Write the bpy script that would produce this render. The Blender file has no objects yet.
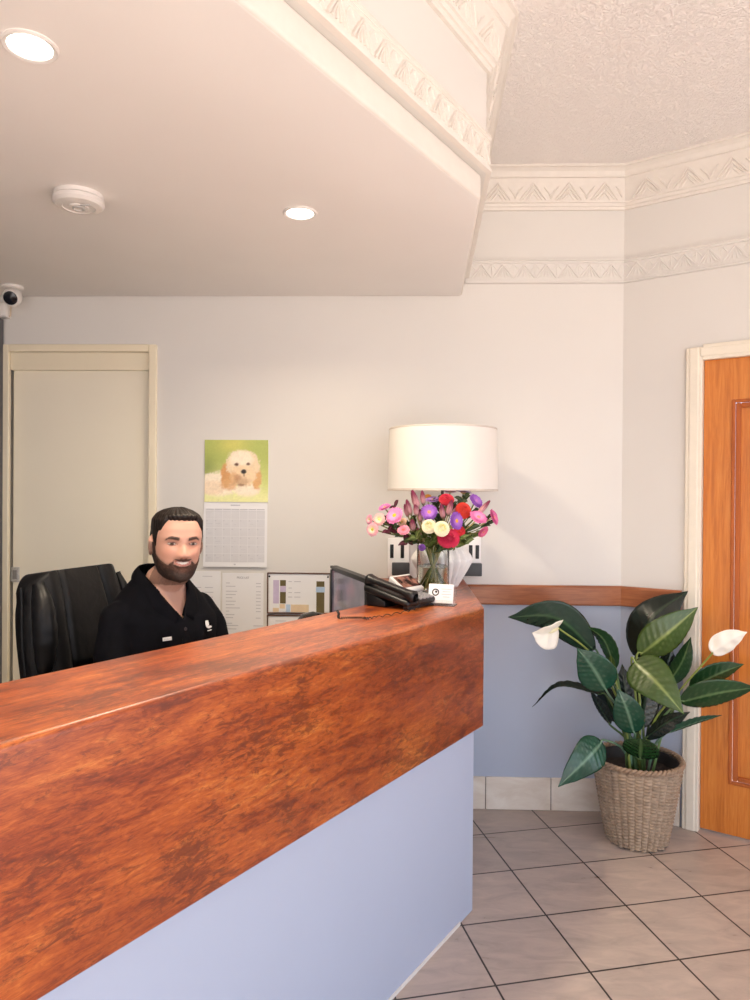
import bpy, bmesh, math, random
from mathutils import Vector, Matrix, noise
random.seed(7)
PI = math.pi
V = Vector
COL = bpy.context.scene.collection

# ------------------------------------------------------------ camera model
FP, PY0, ROLL, PITCH, EYE = 716.03, 503.16, .0069, -.0065, 1.4167
CAM = V((0, 0, EYE))
def ray(x, y):
    cr, sr = math.cos(ROLL), math.sin(ROLL); dx, dy = x-375, y-PY0
    a = (cr*dx+sr*dy)/FP; u = -(-sr*dx+cr*dy)/FP
    c, s = math.cos(PITCH), math.sin(PITCH)
    return V((a, c-u*s, s+u*c))
def on_y(x, y, Y):
    r = ray(x, y); return CAM + r*(Y/r.y)
def on_z(x, y, z):
    r = ray(x, y); return CAM + r*((z-EYE)/r.z)

# ------------------------------------------------------------ mesh helpers
class MB:
    """collects shapes in world space; build() links them as ONE mesh object"""
    def __init__(s): s.v = []; s.f = []; s.m = []; s.c = []
    def add(s, vs, fs, mi=0, M=None, col=None):
        o = len(s.v)
        for i, p in enumerate(vs):
            p = V(p); s.v.append(M @ p if M else p)
            s.c.append(col[i] if isinstance(col, list) else (col or (1, 1, 1)))
        for f in fs: s.f.append([o+i for i in f]); s.m.append(mi)
        return s
    def bm(s, b, mi=0, M=None, col=None):
        b.verts.index_update()
        s.add([v.co.copy() for v in b.verts], [[v.index for v in f.verts] for f in b.faces], mi, M, col); b.free(); return s
    def box(s, c, d, M=None, bev=0, seg=2, mi=0, col=None):
        b = bmesh.new(); bmesh.ops.create_cube(b, size=1)
        for v in b.verts: v.co = V((v.co.x*d[0]+c[0], v.co.y*d[1]+c[1], v.co.z*d[2]+c[2]))
        if bev: bmesh.ops.bevel(b, geom=b.edges[:], offset=bev, segments=seg, profile=.5, affect='EDGES')
        return s.bm(b, mi, M, col)
    def bar(s, p0, p1, w, h, n, mi=0):
        """ridge from p0 to p1: width w across, height h along the normal n, with a peaked top"""
        p0, p1, n = V(p0), V(p1), V(n).normalized(); t = (p1-p0).normalized(); a = n.cross(t).normalized()*w/2
        vs = []
        for p in (p0, p1): vs += [p-a, p-a*.45+n*h, p+a*.45+n*h, p+a]
        return s.add(vs, [(0, 1, 5, 4), (1, 2, 6, 5), (2, 3, 7, 6), (3, 2, 1, 0), (4, 5, 6, 7)], mi)
    def prism(s, poly, z0, z1, bev=0, seg=3, mi=0, M=None):
        b = bmesh.new(); n = len(poly)
        lo = [b.verts.new((x, y, z0)) for x, y in poly]; hi = [b.verts.new((x, y, z1)) for x, y in poly]
        b.faces.new(lo[::-1]); b.faces.new(hi)
        for i in range(n): b.faces.new((lo[i], lo[(i+1) % n], hi[(i+1) % n], hi[i]))
        bmesh.ops.recalc_face_normals(b, faces=b.faces[:])
        if bev: bmesh.ops.bevel(b, geom=b.edges[:], offset=bev, segments=seg, profile=.5, affect='EDGES')
        return s.bm(b, mi, M)
    def lathe(s, prof, c=(0, 0, 0), n=32, M=None, mi=0, fn=None, col=None, close=False):
        """prof: (r, z) list; fn(theta, k, r) may modulate the radius"""
        vs = []; fs = []
        for k, (r, z) in enumerate(prof):
            for i in range(n):
                t = 2*PI*i/n; rr = fn(t, k, r) if fn else r
                vs.append((c[0]+rr*math.cos(t), c[1]+rr*math.sin(t), c[2]+z))
        m = len(prof)
        for k in range(m-1 if not close else m):
            k2 = (k+1) % m
            for i in range(n):
                j = (i+1) % n; fs.append((k*n+i, k*n+j, k2*n+j, k2*n+i))
        if not close:
            if prof[0][0] > 1e-5: fs.append(tuple(range(n))[::-1])
            if prof[-1][0] > 1e-5: fs.append(tuple((m-1)*n+i for i in range(n)))
        cc = None
        if col: cc = [col(i//n, i % n) for i in range(len(vs))] if callable(col) else col
        return s.add(vs, fs, mi, M, cc)
    def tube(s, pts, rad, n=10, mi=0, caps=True, M=None, col=None):
        pts = [V(p) for p in pts]; k = len(pts); rad = rad if isinstance(rad, (list, tuple)) else [rad]*k
        vs = []; fs = []; up = None
        for i, p in enumerate(pts):
            t = (pts[min(i+1, k-1)]-pts[max(i-1, 0)]).normalized()
            if up is None: up = t.orthogonal().normalized()
            up = (up - t*up.dot(t)).normalized(); w = t.cross(up)
            for j in range(n):
                a = 2*PI*j/n; vs.append(p+(up*math.cos(a)+w*math.sin(a))*rad[i])
        for i in range(k-1):
            for j in range(n):
                j2 = (j+1) % n; fs.append((i*n+j, i*n+j2, (i+1)*n+j2, (i+1)*n+j))
        if caps: fs += [tuple(range(n))[::-1], tuple((k-1)*n+j for j in range(n))]
        return s.add(vs, fs, mi, M, col)
    def ball(s, c, r, n=20, m=12, M=None, mi=0, fn=None, col=None):
        r = r if isinstance(r, (list, tuple)) else (r, r, r); vs = [(0, 0, 1)]; fs = []
        for k in range(1, m):
            ph = PI*k/m
            for i in range(n):
                t = 2*PI*i/n; vs.append((math.sin(ph)*math.cos(t), math.sin(ph)*math.sin(t), math.cos(ph)))
        vs.append((0, 0, -1)); L = len(vs)-1
        for i in range(n): fs.append((0, 1+i, 1+(i+1) % n)); fs.append((L, 1+(m-2)*n+(i+1) % n, 1+(m-2)*n+i))
        for k in range(m-2):
            for i in range(n):
                j = (i+1) % n; fs.append((1+k*n+i, 1+(k+1)*n+i, 1+(k+1)*n+j, 1+k*n+j))
        vs = [V(v) for v in vs]
        if fn: vs = [fn(v) for v in vs]
        vs = [V((c[0]+v.x*r[0], c[1]+v.y*r[1], c[2]+v.z*r[2])) for v in vs]
        return s.add(vs, fs, mi, M, col)
    def grid(s, fn, nu, nv, mi=0, wrap_u=False, M=None, col=None):
        vs = []; cs = []
        for j in range(nv+1):
            for i in range(nu if wrap_u else nu+1):
                vs.append(V(fn(i/nu, j/nv)))
                if col: cs.append(col(i/nu, j/nv))
        w = nu if wrap_u else nu+1; fs = []
        for j in range(nv):
            for i in range(nu):
                i2 = (i+1) % w; fs.append((j*w+i, j*w+i2, (j+1)*w+i2, (j+1)*w+i))
        return s.add(vs, fs, mi, M, cs if col else None)
    def build(s, name, mats, parent=None, smooth=None, vcol=False, label=None, recalc=True):
        me = bpy.data.meshes.new(name)
        vs = s.v
        if parent is not None:
            I = WORLD[parent.name].inverted(); vs = [I @ v for v in vs]
        me.from_pydata([tuple(v) for v in vs], [], s.f)
        for m in (mats if isinstance(mats, (list, tuple)) else [mats]): me.materials.append(m)
        me.polygons.foreach_set('material_index', s.m)
        if vcol:
            at = me.color_attributes.new('Col', 'FLOAT_COLOR', 'POINT')
            at.data.foreach_set('color', [x for c in s.c for x in (c[0], c[1], c[2], 1.0)])
        if recalc:
            b = bmesh.new(); b.from_mesh(me); bmesh.ops.recalc_face_normals(b, faces=b.faces[:]); b.to_mesh(me); b.free()
        if smooth is not None:
            me.polygons.foreach_set('use_smooth', [True]*len(me.polygons))
            if smooth < 179: me.set_sharp_from_angle(angle=math.radians(smooth))
        o = bpy.data.objects.new(name, me); COL.objects.link(o)
        if parent is not None:
            o.parent = parent; WORLD[o.name] = WORLD[parent.name]
        else: WORLD[o.name] = Matrix()
        if label: o['label'] = label
        return o
WORLD = {}
def tag(o, label, cat, group=None, kind=None):
    o['label'] = label; o['category'] = cat
    if group: o['group'] = group
    if kind: o['kind'] = kind
    return o
def thing(name, label, cat, loc, rz=0, group=None):
    o = bpy.data.objects.new(name, None); COL.objects.link(o); o.empty_display_size = .05
    o.location = loc; o.rotation_euler = (0, 0, rz)
    WORLD[o.name] = Matrix.Translation(loc) @ Matrix.Rotation(rz, 4, 'Z')
    return tag(o, label, cat, group)
def struct(o, label, cat): return tag(o, label, cat, None, 'structure')
def frame(o, x, y, z):
    """matrix from an origin and three axes"""
    x, y, z = V(x), V(y), V(z)
    return Matrix(((x.x, y.x, z.x, o[0]), (x.y, y.y, z.y, o[1]), (x.z, y.z, z.z, o[2]), (0, 0, 0, 1)))
def bez(pts, n):
    """smooth curve through control points (Catmull-Rom)"""
    P = [V(p) for p in pts]; P = [P[0]*2-P[1]]+P+[P[-1]*2-P[-2]]; out = []
    k = len(P)-3
    for i in range(n+1):
        t = i/n*k; a = min(int(t), k-1); t -= a; p0, p1, p2, p3 = P[a:a+4]
        out.append(.5*((2*p1)+(p2-p0)*t+(2*p0-5*p1+4*p2-p3)*t*t+(3*p1-p0-3*p2+p3)*t**3))
    return out
def lerp(tab, x):
    """piecewise-linear table with smooth steps: [(x, (a, b, ...)), ...] ascending"""
    if x <= tab[0][0]: return tab[0][1]
    for (x0, a), (x1, b) in zip(tab, tab[1:]):
        if x <= x1:
            t = (x-x0)/(x1-x0); return tuple(p+(q-p)*t for p, q in zip(a, b))
    return tab[-1][1]

# ------------------------------------------------------------ materials
def srgb(r, g, b):
    f = lambda c: (c/255/12.92) if c/255 <= .04045 else ((c/255+.055)/1.055)**2.4
    return (f(r), f(g), f(b))
class NT:
    def __init__(s, name):
        s.mat = bpy.data.materials.new(name); s.mat.use_nodes = True; s.t = s.mat.node_tree
        s.n = s.t.nodes; s.b = s.n['Principled BSDF']
    def node(s, kind, **kw):
        n = s.n.new(kind)
        for k, v in kw.items():
            if k in n.inputs.keys(): n.inputs[k].default_value = v
            else: setattr(n, k, v)
        return n
    def link(s, a, b): s.t.links.new(a, b)
    def coord(s, scale=(1, 1, 1), rot=(0, 0, 0), loc=(0, 0, 0), out='Object', vt='POINT'):
        c = s.node('ShaderNodeTexCoord'); m = s.node('ShaderNodeMapping', vector_type=vt)
        m.inputs['Scale'].default_value = scale; m.inputs['Rotation'].default_value = rot; m.inputs['Location'].default_value = loc
        s.link(c.outputs[out], m.inputs['Vector']); return m.outputs['Vector']
    def noise(s, vec, scale, detail=4, rough=.55, dist=0):
        n = s.node('ShaderNodeTexNoise'); n.inputs['Scale'].default_value = scale; n.inputs['Detail'].default_value = detail
        n.inputs['Roughness'].default_value = rough; n.inputs['Distortion'].default_value = dist
        if vec is not None: s.link(vec, n.inputs['Vector'])
        return n.outputs['Fac']
    def ramp(s, fac, stops):
        r = s.node('ShaderNodeValToRGB'); e = r.color_ramp.elements
        while len(e) < len(stops): e.new(.5)
        for i, (p, c) in enumerate(stops): e[i].position = p; e[i].color = (*c, 1)
        s.link(fac, r.inputs['Fac']); return r.outputs['Color']
    def mix(s, fac, a, b, mode='MIX'):
        m = s.node('ShaderNodeMix', data_type='RGBA', blend_type=mode)
        for sock, v in ((m.inputs[0], fac), (m.inputs[6], a), (m.inputs[7], b)):
            if hasattr(v, 'is_output'): s.link(v, sock)
            else: sock.default_value = v if isinstance(v, (int, float)) else (*v, 1)
        return m.outputs[2]
    def math(s, op, a, b=0.0):
        m = s.node('ShaderNodeMath', operation=op)
        for i, v in enumerate((a, b)):
            if hasattr(v, 'is_output'): s.link(v, m.inputs[i])
            else: m.inputs[i].default_value = v
        return m.outputs[0]
    def base(s, c):
        if hasattr(c, 'is_output'): s.link(c, s.b.inputs['Base Color'])
        else: s.b.inputs['Base Color'].default_value = (*c, 1)
        return s
    def set(s, **kw):
        for k, v in kw.items():
            i = s.b.inputs[k.replace('_', ' ')]
            if hasattr(v, 'is_output'): s.link(v, i)
            else: i.default_value = v
        return s
    def bump(s, h, strength=.2, dist=.01):
        b = s.node('ShaderNodeBump'); b.inputs['Strength'].default_value = strength; b.inputs['Distance'].default_value = dist
        s.link(h, b.inputs['Height']); s.link(b.outputs['Normal'], s.b.inputs['Normal']); return s
def plain(name, c, rough=.5, metal=0, var=.06, scale=30, bump=0, **kw):
    """a painted / moulded surface with a little procedural tone variation"""
    t = NT(name); f = t.noise(t.coord(), scale, 3)
    t.base(t.ramp(f, [(.3, tuple(x*(1-var) for x in c)), (.7, tuple(min(1, x*(1+var)) for x in c))]))
    t.set(Roughness=rough, Metallic=metal, **kw)
    if bump: t.bump(f, bump, .005)
    return t.mat
def attr_mat(name, rough=.5, var=.12, scale=60, bump=0, **kw):
    t = NT(name); a = t.node('ShaderNodeAttribute', attribute_name='Col')
    f = t.noise(t.coord(), scale, 4)
    g = t.ramp(f, [(.25, (1-var,)*3), (.75, (1, 1, 1))])
    t.base(t.mix(1.0, a.outputs['Color'], g, 'MULTIPLY')); t.set(Roughness=rough, **kw)
    if bump: t.bump(f, bump, .004)
    return t.mat
def wood(name, cols, axis_scale, scale=6, rough=.35, coat=.3, fleck=None, dist=1.2, bump=.05):
    t = NT(name); v = t.coord(axis_scale)
    a = t.noise(v, scale, 8, .62, dist); b = t.noise(v, scale*4.5, 6, .6, .5)
    f = t.math('ADD', t.math('MULTIPLY', a, .72), t.math('MULTIPLY', b, .28))
    c = t.ramp(f, cols)
    if fleck:
        w = t.noise(t.coord(fleck[1]), fleck[2], 5, .7, 2.0)
        m = t.ramp(w, [(.52, (0, 0, 0)), (.68, (1, 1, 1))])
        c = t.mix(t.math('MULTIPLY', m, fleck[3]), c, fleck[0])
    t.base(c).set(Roughness=rough, Coat_Weight=coat, Coat_Roughness=.15)
    if bump: t.bump(f, bump, .003)
    return t.mat
# ------------------------------------------------------------ the room
def bw_y(x): return 3.2874-.0302*x
CORNER = V((1.1213, 3.2535)); RDIR = V((1, -.6908)).normalized(); RNRM = V((-.6908, -1)).normalized()   # right wall: along, into the room
BDIR = V((1, -.0302)).normalized(); BNRM = V((-.0302, -1)).normalized()
CTH = .5828; CD = V((math.sin(CTH), math.cos(CTH))); CN = V((math.cos(CTH), -math.sin(CTH)))
LX = -1.745; CEIL = 2.90; SOFF = 2.343
REND = CORNER+RDIR*1.9
BK = V((.335, 2.216)); BKW = V((.405, bw_y(.405)))              # bulkhead corner and where it meets the back wall
BKE = BK-CD*((BK.x-LX)/CD.x)

def wallpaint(name, c, rough=.6):
    t = NT(name); f = t.noise(t.coord(), 90, 3); g = t.noise(t.coord(), 2.2, 2)
    t.base(t.ramp(g, [(.3, tuple(x*.97 for x in c)), (.7, c)])).set(Roughness=rough).bump(f, .04, .002); return t.mat
M_wall = wallpaint('wall_paint_white', (.71, .69, .655))
M_blue = wallpaint('wall_paint_blue', (.42, .475, .585), .5)
M_soff = wallpaint('soffit_paint', (.86, .835, .81), .7)
M_trimw = plain('plaster_white', (.73, .69, .635), .5, var=.02)
M_cream = plain('cream_gloss_paint', (.83, .75, .57), .35, var=.02, scale=3)
M_dark = plain('charcoal_paint', (.10, .10, .11), .5)

def stucco():
    t = NT('stippled_ceiling'); v = t.coord((1, 1, 1))
    a = t.noise(v, 52, 3, .6, 1.6); h = t.ramp(a, [(.42, (0, 0, 0)), (.56, (1, 1, 1))])
    t.base((.90, .86, .83)).set(Roughness=.5).bump(h, .65, .007); return t.mat
def tiles():
    t = NT('floor_tiles')
    v = t.coord((1, 1, 1), (0, 0, .2087), (.1753, 2.9572, 0), vt='TEXTURE')
    b = t.node('ShaderNodeTexBrick', offset=0.0, squash=1.0); t.link(v, b.inputs['Vector'])
    for k, x in (('Scale', 1), ('Brick Width', .3), ('Row Height', .3), ('Mortar Size', .0034), ('Mortar Smooth', .2), ('Bias', 0)): b.inputs[k].default_value = x
    b.inputs['Color1'].default_value = (.43, .355, .305, 1); b.inputs['Color2'].default_value = (.49, .405, .35, 1)
    b.inputs['Mortar'].default_value = (.035, .026, .023, 1)
    cl = t.noise(t.coord((2.2, 6, 1), (0, 0, .5)), 3.2, 6, .6, .8)
    c = t.mix(1.0, b.outputs['Color'], t.ramp(cl, [(.3, (.80, .80, .81)), (.72, (1.13, 1.11, 1.1))]), 'MULTIPLY')
    t.base(c).set(Roughness=t.ramp(cl, [(.3, (.27,)*3), (.7, (.42,)*3)]))
    inv = t.math('SUBTRACT', 1.0, b.outputs['Fac']); t.bump(inv, .5, .003); return t.mat
M_floor, M_stucco = tiles(), stucco()

def slab(name, poly, z0, z1, m, label, cat): return struct(MB().prism(poly, z0, z1).build(name, m), label, cat)
ROOM = [(LX, bw_y(LX)), (CORNER.x, CORNER.y), (REND.x, REND.y), (REND.x, -2.3), (LX, -2.3)]
big = [(LX-.2, 3.6), (REND.x+.2, 3.6), (REND.x+.2, -2.5), (LX-.2, -2.5)]
slab('floor', big, -.1, 0, M_floor, 'floor of beige brown square tiles with dark grout', 'floor')
slab('ceiling', big, CEIL, CEIL+.1, M_stucco, 'raised white stippled ceiling', 'ceiling')
# lowered ceiling over the reception: body follows the counter line
o = MB().prism([(LX, bw_y(LX)), BKW, BK, BKE], SOFF+.08, CEIL, 0).build('wall_bulkhead', M_wall)
struct(o, 'upright white face of the lowered ceiling above the counter', 'wall')
off = [(LX, bw_y(LX)), BKW+V((-.014, 0)), BK-CN*.012-V((.004, 0)), BKE-CN*.012]
o = MB().prism(off, SOFF, SOFF+.08, .012, 4).build('ceiling_lowered', [M_soff, M_trimw], smooth=40)
for pf in o.data.polygons: pf.material_index = 1 if abs(pf.normal.z) < .85 else 0
struct(o, 'flat lowered ceiling over the reception desk', 'ceiling')

def wall_between(p, q, nrm, z0, z1, name, mats, label, t=.14, opening=None):
    """wall slab from p to q, inner face on the line; opening = (d0, d1, z0, z1) measured from p"""
    p, q = V(p), V(q); d = (q-p).normalized(); L = (q-p).length; n = V(nrm)
    M = frame((p.x, p.y, 0), (d.x, d.y, 0), (-n.x, -n.y, 0), (0, 0, 1)); mb = MB()
    def blk(a, b, c, e, mi=0): mb.box(((a+b)/2, t/2, (c+e)/2), (b-a, t, e-c), M, mi=mi)
    if not opening: blk(0, L, z0, z1)
    else:
        a, b, c, e = opening
        blk(0, a, z0, z1); blk(b, L, z0, z1); blk(a, b, e, z1)
        if c > z0: blk(a, b, z0, c)
    return struct(mb.build(name, mats), label, 'wall')
RAIL0, RAIL1 = .938, 1.027
# back wall: white above the timber rail, blue below; blue part only right of the counter return
DX0, DX1, DZ = -1.704, -1.046, 2.12
pB = V((LX-.15, bw_y(LX-.15)))
mb = MB(); Mb = frame((0, bw_y(0), 0), (BDIR.x, BDIR.y, 0), (-BNRM.x, -BNRM.y, 0), (0, 0, 1))   # x along the back wall, y behind it
def bblk(a, b, c, e, mi=0, y0=0, y1=.14): mb.box(((a+b)/2, (y0+y1)/2, (c+e)/2), (b-a, y1-y0, e-c), Mb, mi=mi)
bblk(LX-.15, -1.725, 0, CEIL); bblk(-1.03, CORNER.x+.2, RAIL0, CEIL); bblk(-1.725, -1.03, 2.10, CEIL); bblk(-1.725, -1.03, 0, 2.11, 0, .08, .14)  # last block: unseen backing added behind the door to stop light leaking in
bblk(-1.03, .30, 0, RAIL0); bblk(.30, CORNER.x+.15, 0, RAIL0, 1)
struct(mb.build('wall_back', [M_wall, M_blue]), 'back wall, white above the timber rail and pale blue below', 'wall')
# right wall (angled), door opening
Mr = frame((CORNER.x, CORNER.y, 0), (RDIR.x, RDIR.y, 0), (-RNRM.x, -RNRM.y, 0), (0, 0, 1))
DR0 = .325; DR1 = DR0+.85
mb = MB()
def rblk(a, b, c, e, mi=0): mb.box(((a+b)/2, .07, (c+e)/2), (b-a, .14, e-c), Mr, mi=mi)
rblk(0, DR0, RAIL0, CEIL); rblk(0, DR0, 0, RAIL0, 1); rblk(DR1, 1.95, 0, CEIL); rblk(DR0, DR1, 2.03, CEIL)
struct(mb.build('wall_right', [M_wall, M_blue]), 'angled right wall around the timber door', 'wall')
wall_between((LX, 3.5), (LX, -2.4), (1, 0), 0, CEIL, 'wall_left', M_wall, 'left wall beside the white sliding door')
mb = MB(); mb.box((LX+.008, 2.35, 1.118), (.016, 1.96, 2.236), bev=.003)
struct(mb.build('trim_left', M_dark), 'dark charcoal lining on the left wall beside the white door', 'wall lining')
wall_between((REND.x, REND.y), (REND.x, -2.4), (-1, 0), 0, CEIL, 'wall_side', M_wall, 'side wall with a wide window opening', opening=(.35, 3.3, .25, 2.3))
wall_between((LX, -2.3), (REND.x, -2.3), (0, 1), 0, CEIL, 'wall_front', M_wall, 'front wall with a wide glazed opening behind the viewer', opening=(.35, 4.0, .1, 2.45))

# --- swept mouldings
def sweep(mb, prof, path, mi=0, closed_profile=True):
    """profile (out, z) along the XY path; 'out' is to the left of travel, mitred"""
    P = [V(p) for p in path]; n = len(P); rows = []
    for i in range(n):
        d0 = (P[i]-P[i-1]).normalized() if i else (P[1]-P[0]).normalized()
        d1 = (P[i+1]-P[i]).normalized() if i < n-1 else d0
        n0, n1 = V((-d0.y, d0.x)), V((-d1.y, d1.x)); m = (n0+n1); m = m/m.length; m = m/max(.3, m.dot(n0))
        rows.append([(P[i].x+m.x*o, P[i].y+m.y*o, z) for o, z in prof])
    k = len(prof); vs = [p for r in rows for p in r]; fs = []
    for i in range(n-1):
        for j in range(k):
            j2 = (j+1) % k; fs.append((i*k+j, i*k+j2, (i+1)*k+j2, (i+1)*k+j))
    fs += [tuple(range(k)), tuple((n-1)*k+j for j in range(k))]
    mb.add(vs, fs, mi)
def relief(mb, p, q, o0, z0, o1, z1, pitch, kind, trim0=0, trim1=0, hs=1.0):
    """triangles and fans raised on the band between (o0, z0) and (o1, z1)"""
    p, q = V(p), V(q); d = (q-p).normalized(); n = V((-d.y, d.x)); L = (q-p).length-trim0-trim1
    cnt = max(1, int(round(L/pitch))); w = L/cnt
    nr = V((n.x*(z1-z0), n.y*(z1-z0), -(o1-o0))).normalized()
    def pt(s, t):
        oo, zz = o0+(o1-o0)*t, z0+(z1-z0)*t; b = p+d*(trim0+s); return V((b.x+n.x*oo, b.y+n.y*oo, zz))
    for i in range(cnt):
        c = (i+.5)*w
        if kind == 'cornice':
            for k, h in ((0, .006), (1, .005), (2, .004)):
                hw = w*(.36-.1*k); top = .80-.2*k
                mb.bar(pt(c-hw, .10), pt(c, top), .010, h, nr); mb.bar(pt(c+hw, .10), pt(c, top), .010, h, nr)
            e = i*w
            for s in (-1, 1):
                for k in (0, 1):
                    x = e+s*w*(.10+.10*k)
                    if 0 < x < L: mb.bar(pt(e, .14+.10*k) if 0 < e else pt(.002, .2), pt(x, .52+.12*k), .008, .004, nr)
        else:
            a, b = i*w, (i+1)*w
            mb.bar(pt(a+.004, .06), pt(c, .94), .009, .007*hs, nr); mb.bar(pt(c, .94), pt(b-.004, .06), .009, .007*hs, nr)
            if hs < 1: mb.bar(pt(a+.002, .02), pt(a+.002, .98), .005, .004*hs, nr)
            for s in (-.26, -.09, .09, .26): mb.bar(pt(c+s*.25*w, .80-abs(s)*.6), pt(c+s*w*1.02, .12), .006, .005*hs, nr)
            for s in (-1, 1): mb.bar(pt(c+s*w*.5-s*.004, .92), pt(c+s*w*.30, .62), .006, .004*hs, nr)
CPROF = [(0, 2.729), (.012, 2.729), (.016, 2.740), (.022, 2.742), (.026, 2.753), (.033, 2.756), (.056, 2.852), (.064, 2.855), (.064, 2.862),
         (.070, 2.878), (.084, 2.888), (.095, 2.890), (.095, 2.900), (0, 2.900)]
FPROF = [(0, 2.398), (.016, 2.400), (.018, 2.406), (.012, 2.410), (.013, 2.416), (.008, 2.419), (.008, 2.488), (.013, 2.491), (.012, 2.497), (.018, 2.501), (.016, 2.509), (0, 2.511)]
segs = [('right', REND, CORNER), ('back', CORNER, BKW), ('return', BKW, BK), ('bulkhead', BK, BKE)]
mbc, mbf = MB(), MB()
mbc2, mbf2 = MB(), MB()
path = [REND, CORNER, BKW, BK, BKE]
sweep(mbc, CPROF, path); sweep(mbf, FPROF, [REND, CORNER, BKW]); sweep(mbf2, [(o, z+.024) for o, z in FPROF], [BKW, BK, BKE])
for nm, p, q in segs:
    t0, t1 = {'right': (0, .02), 'back': (.02, .06), 'return': (.06, -.01), 'bulkhead': (-.01, 0)}[nm]
    relief(mbc, p, q, .033, 2.756, .056, 2.852, .168, 'cornice', t0, t1)
    relief(mbf2 if nm in ('return', 'bulkhead') else mbf, p, q, .008, 2.420+(.024 if nm in ('return', 'bulkhead') else 0), .008, 2.487+(.024 if nm in ('return', 'bulkhead') else 0), .1 if nm != 'bulkhead' else .092, 'frieze', t0*.4, t1*.4, 1.0 if nm in ('return', 'bulkhead') else .6)
struct(mbc.build('trim_1', M_trimw), 'white plaster cornice with raised triangles below the high ceiling', 'cornice')
struct(mbf.build('trim_2', M_wall), 'patterned plaster frieze band along the back and right walls', 'frieze')
struct(mbf2.build('trim_3', M_trimw), 'zigzag plaster frieze band on the lowered ceiling edge', 'frieze')
# --- timber chair rail
RCOL = [(.30, srgb(124, 68, 38)), (.5, srgb(156, 92, 54)), (.72, srgb(178, 112, 70))]
M_rail = wood('rail_timber', RCOL, (1.5, 1.5, 22), 3, .4, .15)
mb = MB(); sweep(mb, [(0, RAIL0), (.018, RAIL0), (.022, RAIL0+.006), (.022, RAIL1-.008), (.016, RAIL1), (0, RAIL1)], [CORNER+RDIR*(DR0-.065), CORNER, V((.405, bw_y(.405)))])
struct(mb.build('trim_4', M_rail), 'brown timber rail running along the wall at counter height', 'chair rail')
# --- tile skirting
def skirt_mat(px):
    t = NT('skirting_tile'); f = t.noise(t.coord((1, 1, 2)), 7, 5, .6, .6)
    t.base(t.ramp(f, [(.3, srgb(214, 200, 184)), (.7, srgb(236, 228, 216))])).set(Roughness=.3); return t.mat
M_skirt = skirt_mat(0); M_grout = plain('grout', srgb(120, 108, 100), .8)
def skirting(name, M, spans, h, label):
    mb = MB()
    for a, b in spans: mb.box(((a+b)/2, -.004, h/2), (b-a-.004, .009, h), M, .0015, 1)
    mb.box(((spans[0][0]+spans[-1][1])/2, -.0015, h/2-.002), (spans[-1][1]-spans[0][0], .004, h-.004), M, mi=1)
    return struct(mb.build(name, [M_skirt, M_grout]), label, 'skirting')
xs = [.385, .515, .812, CORNER.x-.005]
skirting('baseboard_back', Mb, list(zip(xs, xs[1:])), .148, 'cream tile skirting under the blue back wall')
skirting('baseboard_right', Mr, [(.004, .262)], .165, 'cream tile skirting between the corner and the door frame')

# --- door_1: white sliding door in the back wall
M_door1 = plain('door_cream', (.88, .815, .66), .38, var=.015, scale=2)
M_steel = plain('brushed_steel', (.6, .59, .57), .4, .6, var=.15, scale=120)
d1 = thing('door_1', 'cream flush sliding door in the back wall behind the office chair', 'door', (-1.375, bw_y(-1.375), 0)); d1['kind'] = 'structure'
mb = MB()
mb.box((-1.375, .045, 1.004), (.656, .035, 2.004), Mb, .002); mb.build('door_panel', M_door1, d1)
mb = MB()
for x in (-1.722, -1.030): mb.box((x, -.004, 1.06), (.036, .024, 2.12), Mb, .004)
mb.box((-1.376, -.004, 2.104), (.656, .024, .034), Mb, .004); mb.box((-1.376, .02, 2.046), (.656, .03, .082), Mb, .002)
mb.build('door_frame', M_cream, d1)
mb = MB(); mb.box((-1.690, .024, 1.048), (.042, .008, .070), Mb, .003)
pl = mb.build('pull_plate', M_steel, d1, label='square brushed steel flush pull')
mb = MB(); mb.box((-1.690, .0195, 1.048), (.020, .002, .042), Mb, .001); mb.build('pull_recess', plain('steel_dark', (.30, .29, .28), .4, .5), pl)

# --- door_2: timber panel door in the right wall
DCOL = [(.28, srgb(172, 92, 28)), (.5, srgb(203, 120, 45)), (.75, srgb(222, 146, 66))]
M_dr = wood('door_timber', DCOL, (16, 16, .9), 3, .35, .25, bump=.02)
M_drm = wood('door_moulding', [(.3, srgb(152, 76, 26)), (.6, srgb(184, 98, 38))], (14, 14, 1), 3, .65, .0)
d2 = thing('door_2', 'orange timber door with one long raised panel behind the peace lily', 'door', (*(CORNER+RDIR*.75), 0)); d2['kind'] = 'structure'
S0, S1, ZB, ZT = DR0+.013, DR1-.013, .008, 2.018
P0, P1, PZ0, PZ1 = S0+.112, S1-.112, .226, 1.839
mb = MB(); yb = .040
for a, b, c, e in ((S0, P0, ZB, ZT), (P1, S1, ZB, ZT), (P0, P1, ZB, PZ0), (P0, P1, PZ1, ZT)): mb.box(((a+b)/2, yb, (c+e)/2), (b-a, .04, e-c), Mr)
mb.build('door_leaf', M_dr, d2)
mb = MB()
def ring(mb, a, b, c, e, w, y0, h):
    for x0, x1, z0, z1 in ((a, a+w, c, e), (b-w, b, c, e), (a+w, b-w, c, c+w), (a+w, b-w, e-w, e)): mb.box(((x0+x1)/2, y0, (z0+z1)/2), (x1-x0, h, z1-z0), Mr, min(w, h)*.28)
ring(mb, P0-.004, P1+.004, PZ0-.004, PZ1+.004, .014, .022, .016); ring(mb, P0+.010, P1-.010, PZ0+.010, PZ1-.010, .020, .032, .016)
mb.build('panel_moulding', M_drm, d2, label='darker red-brown panel moulding')
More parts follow.
